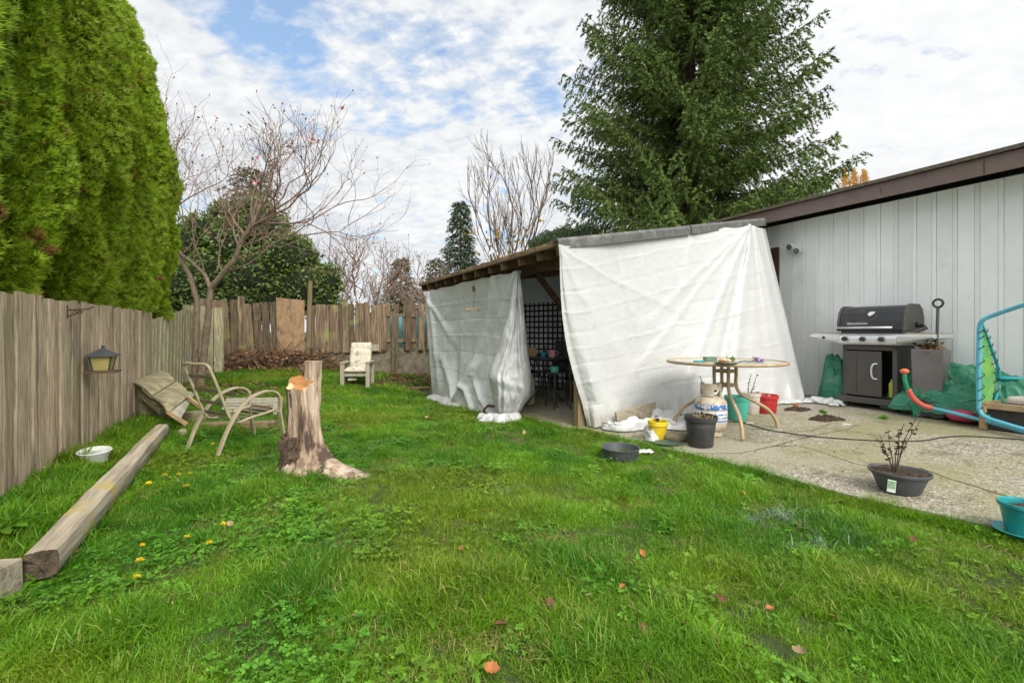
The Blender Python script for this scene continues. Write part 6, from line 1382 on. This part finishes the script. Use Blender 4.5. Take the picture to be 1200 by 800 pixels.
def lawn_ok(x, y):
    if x < fence_x(y)+.03: return False
    if y > back_y(x)-.12: return False
    if in_poly(x, y, SLAB): return False
    if sd(x, y, beamA, beamB) < .085: return False
    return True
for (y0, y1, dens) in ((1.0, 2.6, 640), (2.6, 4.4, 500), (4.4, 7.0, 330), (7.0, 13.2, 190)):
    xa, xb = -1.25*y1-.3, 1.25*y1+.3; n = int((xb-xa)*(y1-y0)*dens)
    for i in range(n):
        y = rg.uniform(y0, y1); x = rg.uniform(xa, xb)
        if abs(x) > 1.2*y+.35 or not lawn_ok(x, y): continue
        if math.hypot((x+1.79)/1.0, (y-3.93)) < .13 or sd(x, y, HM0, HM1) < .13 or math.hypot(x-DISH.x, y-DISH.y) < .11: continue
        # bare patches: leaf litter before the back wall, dirt round the forked tree
        lit = 0
        if y > 8.0:
            if x > -3.2: lit = smooth(9.6, 10.6, y+.25*N2(x, y, 2))*.93
            lit = max(lit, .8*smooth(.95, .5, math.hypot((x+5.4)/1.4, y-8.6)), .9*smooth(.55, .2, back_y(x)-y)*(x < -3))
        if rg.random() < lit: continue
        big = N2(x, y, .9, 3); mid = N2(x, y, 2.6, 8); sml = N2(x, y, 6, 5)
        h = .95+.5*mid+.35*sml+.25*big
        nearf = smooth(.75, .15, x-fence_x(y)) if y < 7 else 0
        h = max(.55, h)+.75*nearf
        k = 'fine'
        r_ = rg.random()
        leafy_ = smooth(.8, -1.2, x+.6*N2(x, y, 1.1, 9))*.55+.12
        if y > 7: k = 'far'
        elif mid > .16 and r_ < .65: k = 'tall'
        elif N2(x, y, 1.7, 14) > -.02 and r_ < leafy_*.5: k = 'clover'
        elif r_ < .07: k = 'broad'
        elif r_ > .985-.03*leafy_: k = 'weed'
        elif N2(x, y, 1.9, 31) > .12 and r_ > .66: k = 'straw'
        if nearf > .3 and k == 'clover': k = 'tall'
        if slabdist(x, y) < .12: h *= 1.0; k = 'tall' if rg.random() < .45 else k
        put(x, y, k, h*rg.uniform(.8, 1.2)*(1 if k != 'clover' else 1.1))
# overgrowth on the concrete edge, tufts round posts, beam and stump
for i in range(900):
    k = rg.randrange(0, 10); a, b = SLAB[k], SLAB[k+1]; t = rg.random(); x = a[0]+(b[0]-a[0])*t+rg.gauss(0,.03)-.02; y = a[1]+(b[1]-a[1])*t+rg.gauss(0,.03)
    PT.append((x, y, .0)); RT.append((rg.gauss(0,.2), rg.gauss(0,.2), rg.uniform(0,6.28))); SC.append(rg.uniform(.6,1.1)); ID.append(rg.choice(ix['fine']+ix['tall']))
for i in range(230):
    t = rg.random(); sgn = rg.choice((-1,1)); x = beamA.x+(beamB.x-beamA.x)*t+sgn*.115*.88; y = beamA.y+(beamB.y-beamA.y)*t+sgn*.115*.48; put(x, y, 'tall', rg.uniform(.9,1.6), .2)
for i in range(70):
    a = rg.uniform(0, 6.28); put(-1.79+.21*math.cos(a), 3.93+.22*math.sin(a), 'tall', rg.uniform(.5,.95))
for (px, py, n, sp_) in ((915,610,14,.16),(965,640,8,.15),(600,575,4,.1),):
    c = ongrass(px, py)
    for i in range(n): put(c.x+rg.gauss(0, sp_), c.y+rg.gauss(0, sp_*.5), 'silver', rg.uniform(.4,.85), .3)
for (px, py, n) in ((1180,655,22),(1190,770,14),(655,590,22),(730,590,60),(520,640,14),(640,640,26),(600,700,20),(880,690,16),(1190,690,10)):
    c = ongrass(px, py)
    for i in range(n): put(c.x+rg.gauss(0, .12), c.y+rg.gauss(0, .08), 'straw', rg.uniform(.6,1.0), .3)
me = bpy.data.meshes.new('grass'); me.from_pydata(PT, [], [])
at_ = me.attributes.new('rot', 'FLOAT_VECTOR', 'POINT'); at_.data.foreach_set('vector', np.array(RT, np.float32).ravel())
at_ = me.attributes.new('scl', 'FLOAT', 'POINT'); at_.data.foreach_set('value', np.array(SC, np.float32))
at_ = me.attributes.new('idx', 'INT', 'POINT'); at_.data.foreach_set('value', np.array(ID, np.int32))
go = bpy.data.objects.new('grass', me); COL.objects.link(go); tag(go, 'lush uneven green lawn grass with clover and weeds', 'grass', kind='stuff')
ng = bpy.data.node_groups.new('scatter', 'GeometryNodeTree'); ng.interface.new_socket('Geometry', in_out='INPUT', socket_type='NodeSocketGeometry'); ng.interface.new_socket('Geometry', in_out='OUTPUT', socket_type='NodeSocketGeometry')
gi = ng.nodes.new('NodeGroupInput'); gout = ng.nodes.new('NodeGroupOutput'); ci = ng.nodes.new('GeometryNodeCollectionInfo'); ci.inputs['Collection'].default_value = src; ci.inputs['Separate Children'].default_value = True; ci.inputs['Reset Children'].default_value = True
ip_ = ng.nodes.new('GeometryNodeInstanceOnPoints'); ip_.inputs['Pick Instance'].default_value = True
def na(n_, t): a = ng.nodes.new('GeometryNodeInputNamedAttribute'); a.data_type = t; a.inputs['Name'].default_value = n_; return a.outputs['Attribute']
gl = ng.links.new; gl(gi.outputs[0], ip_.inputs['Points']); gl(ci.outputs[0], ip_.inputs['Instance']); gl(na('idx', 'INT'), ip_.inputs['Instance Index']); gl(na('rot', 'FLOAT_VECTOR'), ip_.inputs['Rotation']); gl(na('scl', 'FLOAT'), ip_.inputs['Scale']); gl(ip_.outputs[0], gout.inputs[0])
md = go.modifiers.new('scatter', 'NODES'); md.node_group = ng
print('TUFTS', len(PT))
# leaf litter on the bare ground
P = []
for i in range(5200):
    if i < 3600: x = rg.uniform(-3.6, -.9); y = rg.uniform(9.6, 12.9)
    elif i < 4500: x = rg.gauss(-5.4, .8); y = rg.gauss(8.7, .5)
    else: x = rg.uniform(-6.8, -3); y = back_y(x)-abs(rg.gauss(0, .35))
    if lawn_ok(x, y): P.append((x, y, ground(x, y)+.008+.02*rg.random()))
P = np.array(P); D = RNG.normal(size=P.shape); D[:, 2] *= .25
tag(npmesh('leaf_litter', leafq(P, D, .075*(.5+.8*RNG.random(len(P))), .65, np.tile([0,0,1.], (len(P),1))+RNG.normal(0,.45,P.shape)), 4, M['litter']), 'brown leaf litter covering bare soil before the back wall', 'leaf litter', kind='stuff')
# dandelions, each a flower of its own
def dandelion():
    t_ = thing('dandelion', 'x', 'flower', (0,0,0), 0, 'dandelions in the lawn'); mb = MB(); mb.tube([(0,0,0),(.004,0,.04),(0,0,.078)], .0016, 5); mb.build('stem', M['stem'], t_)
    a = np.repeat(np.linspace(0, 2*PI, 26, endpoint=False), 2)+RNG.normal(0,.1,52); el = np.tile([.15,.8], 26); D_ = np.stack([np.cos(a)*np.cos(el), np.sin(a)*np.cos(el), np.sin(el)], 1); P_ = np.tile([0,0,.077], (52,1))
    npmesh('petals', leafq(P_, D_, .019, .35), 4, M['dandelion'], t_); return t_
dd = dandelion(); DL = [((163,508),'yellow dandelion near the far end of the beam'),((172,569),'yellow dandelion just right of the beam, open toward the camera'),((193,558),'small dandelion left of a close pair in the lawn'),((208,559),'dandelion between two others in the upper left lawn'),
    ((222,556),'large dandelion at the right of the upper left cluster'),((218,573),'dandelion lowest of the cluster beside the beam'),((257,617),'dandelion alone in grass right of the beam middle'),((219,635),'dandelion level with the near beam end'),
    ((245,642),'half closed dandelion below the lone one'),((162,649),'flat seen dandelion just past the near beam end'),((164,667),'large open dandelion in front of the near beam end'),((159,685),'small dandelion lowest beside the near beam end'),((163,540),'tiny dandelion close against the beam'),((250,521),'tiny dandelion below the metal armchair')]
for i, ((px, py), lb) in enumerate(DL):
    p = ongrass(px, py+8); o = dd if i == 0 else dup(dd, p, rg.uniform(0,6)); o.location = p; o['label'] = lb; s = rg.uniform(.75,1.15); o.scale = (s,s,rg.uniform(.8,1.05)); o.rotation_euler = (rg.uniform(.0,.4), rg.uniform(-.2,.2), rg.uniform(0,6))
# fallen leaves
def leafmesh(name, m, seed, l=.075, w=.6):
    r = random.Random(seed); mb = MB(); n = 9
    def f(u, v): t = v; ww = l*w*.5*math.sin(PI*min(1, t*.93+.04))**.8*(1+.15*(-1)**int(t*8)); x = (u*2-1)*ww; return Vector((x, (t-.5)*l, .010+.35*x*x/l*4+.010*math.sin(t*4+seed)+.006*r.random()))
    mb.grid(f, 5, n); return mb.build(name, m, smooth_='all')
proto = [leafmesh('fallen_leaf', M['leaf_brown'], 1, .09), leafmesh('fallen_leaf', M['leaf_orange'], 2, .075, .75), leafmesh('fallen_leaf', M['leaf_tan'], 3, .085, .65)]
LV = [(400,688,2,.9,'curled tan leaf in the middle of the near lawn'),(340,668,0,.8,'brown leaf left of the curled tan one'),(415,730,2,.6,'small tan leaf below the curled tan one'),(560,708,0,1.0,'brown leaf right of the lawn middle'),(585,745,0,1.2,'dark brown leaf at the bottom middle'),(575,795,1,1.2,'russet leaf cut by the bottom picture edge'),
 (500,668,1,.7,'reddish leaf above the brown lawn middle leaf'),(753,655,1,.9,'orange leaf right of lawn centre'),(729,695,1,.7,'small yellow-orange leaf below the orange one'),(843,712,0,1.3,'long dark leaf standing up in the right lawn'),(802,740,1,1.0,'red-brown leaf left of the standing dark leaf'),(755,748,0,1.0,'brown leaf left of the red-brown one'),
 (903,722,1,.9,'orange leaf right of the standing dark leaf'),(977,732,1,.7,'faint orange leaf in the right lawn'),(640,765,2,.8,'tan leaf near the bottom lawn middle'),(690,705,2,.6,'tiny tan leaf left of the yellow-orange one'),(410,507,1,1.5,'orange leaf behind the stump near the cushioned chair'),(871,583,1,.9,'orange leaf close to the concrete edge'),
 (645,718,0,1.1,'dark brown leaf on the dry patch'),(938,777,2,1.1,'pale leaf at the lower right lawn'),(1070,640,0,.8,'brown leaf below the bowl planter'),(615,690,2,.8,'beige leaf in a dry spot of the lawn'),(880,775,0,1.0,'brown leaf in the low right lawn'),(730,590,1,1.2,'rust coloured leaf on the dry patch before the black bowl'),
 (500,492,2,1.3,'tan leaf on the grass left of the tarp corner'),(615,510,2,1.3,'beige leaf on the grass at the shelter opening'),(700,545,1,1.0,'orange leaf beside the black plastic bowl'),(270,622,2,1.0,'flat tan leaf in the left lawn'),(93,655,1,1.1,'orange leaf tucked under the near beam end'),(540,650,1,.7,'small red leaf right of the stump foreground')]
for i, (px, py, k, s, lb) in enumerate(LV):
    p = ongrass(px, py); p.z += .038*rg.uniform(.7,1.1); o = proto[k]
    if 'label' in o: o = o.copy(); COL.objects.link(o)
    o.location = p; o.rotation_euler = (rg.gauss(0,.35), rg.gauss(0,.35), rg.uniform(0,6.28)); s *= .62; o.scale = (s,s,s); tag(o, lb, 'fallen leaf', 'fallen leaves on the lawn')
# ------------------------------------------------------------------ camera, sky, sun
cam = bpy.data.cameras.new('camera'); co = bpy.data.objects.new('camera', cam); COL.objects.link(co); scene.camera = co
cam.lens = 16.2; cam.sensor_width = 36; cam.shift_y = -12/1200; cam.clip_end = 2000; cam.clip_start = .05
co.location = (0, 0, EYE); co.rotation_euler = (PI/2, 0, 0)
SUN_AZ, SUN_EL = math.radians(152), math.radians(42)      # azimuth clockwise from +Y
w = bpy.data.worlds.new('World'); scene.world = w; w.use_nodes = True; t = w.node_tree; t.nodes.clear(); L = t.links.new
out = nd(t, 'ShaderNodeOutputWorld'); bg = nd(t, 'ShaderNodeBackground'); bg.inputs[1].default_value = .1
sky = nd(t, 'ShaderNodeTexSky', sky_type='NISHITA'); sky.sun_disc = False; sky.sun_elevation = SUN_EL; sky.sun_rotation = SUN_AZ
sky.air_density = 1.3; sky.dust_density = .4; sky.ozone_density = 2
tc = nd(t, 'ShaderNodeTexCoord'); g = tc.outputs['Generated']
sp = nd(t, 'ShaderNodeSeparateXYZ'); L(g, sp.inputs[0])
zz = math_(t, 'ADD', math_(t, 'MAXIMUM', sp.outputs['Z'], 0.0), .22)
cx = math_(t, 'DIVIDE', sp.outputs['X'], zz); cy = math_(t, 'DIVIDE', sp.outputs['Y'], zz)
cb = nd(t, 'ShaderNodeCombineXYZ'); L(cx, cb.inputs[0]); L(cy, cb.inputs[1])
def wn(s, d, off, r=.55, dist=0):
    mp = nd(t, 'ShaderNodeMapping'); mp.inputs['Location'].default_value = off; mp.inputs['Rotation'].default_value = (0,0,.5); mp.inputs['Scale'].default_value = (1,1.35,1); L(cb.outputs[0], mp.inputs[0])
    n = nd(t, 'ShaderNodeTexNoise'); n.inputs['Scale'].default_value = s; n.inputs['Detail'].default_value = d; n.inputs['Roughness'].default_value = r; n.inputs['Distortion'].default_value = dist; L(mp.outputs[0], n.inputs['Vector']); return n.outputs['Fac']
n1 = wn(2.6, 9, (1.3,4.1,0), .6, .25); n2 = wn(5.5, 7, (7.7,1.2,3), .6); n3 = wn(15, 5, (2.2,9.1,5), .55, .3)
def blob(px, py, wid, amp):
    d = Vector(((px-600)/F, 1, (HZ-py)/F)).normalized()
    dp = nd(t, 'ShaderNodeVectorMath', operation='DOT_PRODUCT'); L(g, dp.inputs[0]); dp.inputs[1].default_value = d
    x = math_(t, 'MULTIPLY', math_(t, 'SUBTRACT', 1.0, dp.outputs['Value']), -1/(wid*wid))
    return math_(t, 'MULTIPLY', math_(t, 'EXPONENT', x), amp)
cov = math_(t, 'ADD', math_(t, 'ADD', math_(t, 'MULTIPLY', n1, .40), math_(t, 'MULTIPLY', n2, .34)), math_(t, 'MULTIPLY', n3, .26))
cov = math_(t, 'ADD', cov, .110)
for b in ((345,18,.09,-.16),(275,5,.06,-.07),(480,78,.06,-.075),(540,125,.04,-.05),(655,85,.06,-.06),(1050,60,.3,.06),(330,250,.2,.04),(180,80,.12,.05)):
    cov = math_(t, 'ADD', cov, blob(*b))
mask = ramp(t, cov, [(.47, 0.), (.60, 1.)])
shade = ramp(t, math_(t, 'ADD', math_(t, 'ADD', math_(t, 'MULTIPLY', n2, .3), math_(t, 'MULTIPLY', n3, .35)), math_(t, 'MULTIPLY', wn(1.5, 6, (3,3,3)), .35)), [(.36, (4.1,4.45,4.8)), (.60, (6.6,6.7,6.75))])
shade = mixc(t, blob(1020, 90, .42, .65), shade, (7.1,7.1,7.1))
skyb = mixc(t, 1.0, sky.outputs[0], (.85,1.15,1.32), 'MULTIPLY')
skyb = mixc(t, .22, skyb, (6.5,7.4,8.3))
dp = nd(t, 'ShaderNodeVectorMath', operation='DOT_PRODUCT'); L(g, dp.inputs[0]); dp.inputs[1].default_value = Vector((math.sin(SUN_AZ)*math.cos(SUN_EL), math.cos(SUN_AZ)*math.cos(SUN_EL), math.sin(SUN_EL)))
glow = math_(t, 'MULTIPLY', math_(t, 'EXPONENT', math_(t, 'MULTIPLY', math_(t, 'SUBTRACT', 1.0, dp.outputs['Value']), -1/.16)), 1.0)
fin = mixc(t, mask, skyb, shade)
fin = mixc(t, glow, fin, (34,32.5,30))
L(fin, bg.inputs[0]); L(bg.outputs[0], out.inputs[0])
sun = bpy.data.lights.new('sun', 'SUN'); so = bpy.data.objects.new('sun', sun); COL.objects.link(so)
sun.energy = 1.5; sun.angle = math.radians(25); sun.color = (1, .95, .86)
dv = Vector((math.sin(SUN_AZ)*math.cos(SUN_EL), math.cos(SUN_AZ)*math.cos(SUN_EL), math.sin(SUN_EL)))
so.rotation_euler = dv.to_track_quat('Z', 'Y').to_euler()
scene.view_settings.view_transform = 'Standard'; scene.view_settings.look = 'None'; scene.view_settings.gamma = 1; scene.view_settings.exposure = .56
scene.render.engine = 'CYCLES'; scene.cycles.max_bounces = 6; scene.cycles.diffuse_bounces = 3; scene.cycles.transparent_max_bounces = 4
scene.cycles.use_denoising = True; scene.cycles.use_adaptive_sampling = True; scene.cycles.adaptive_threshold = .02
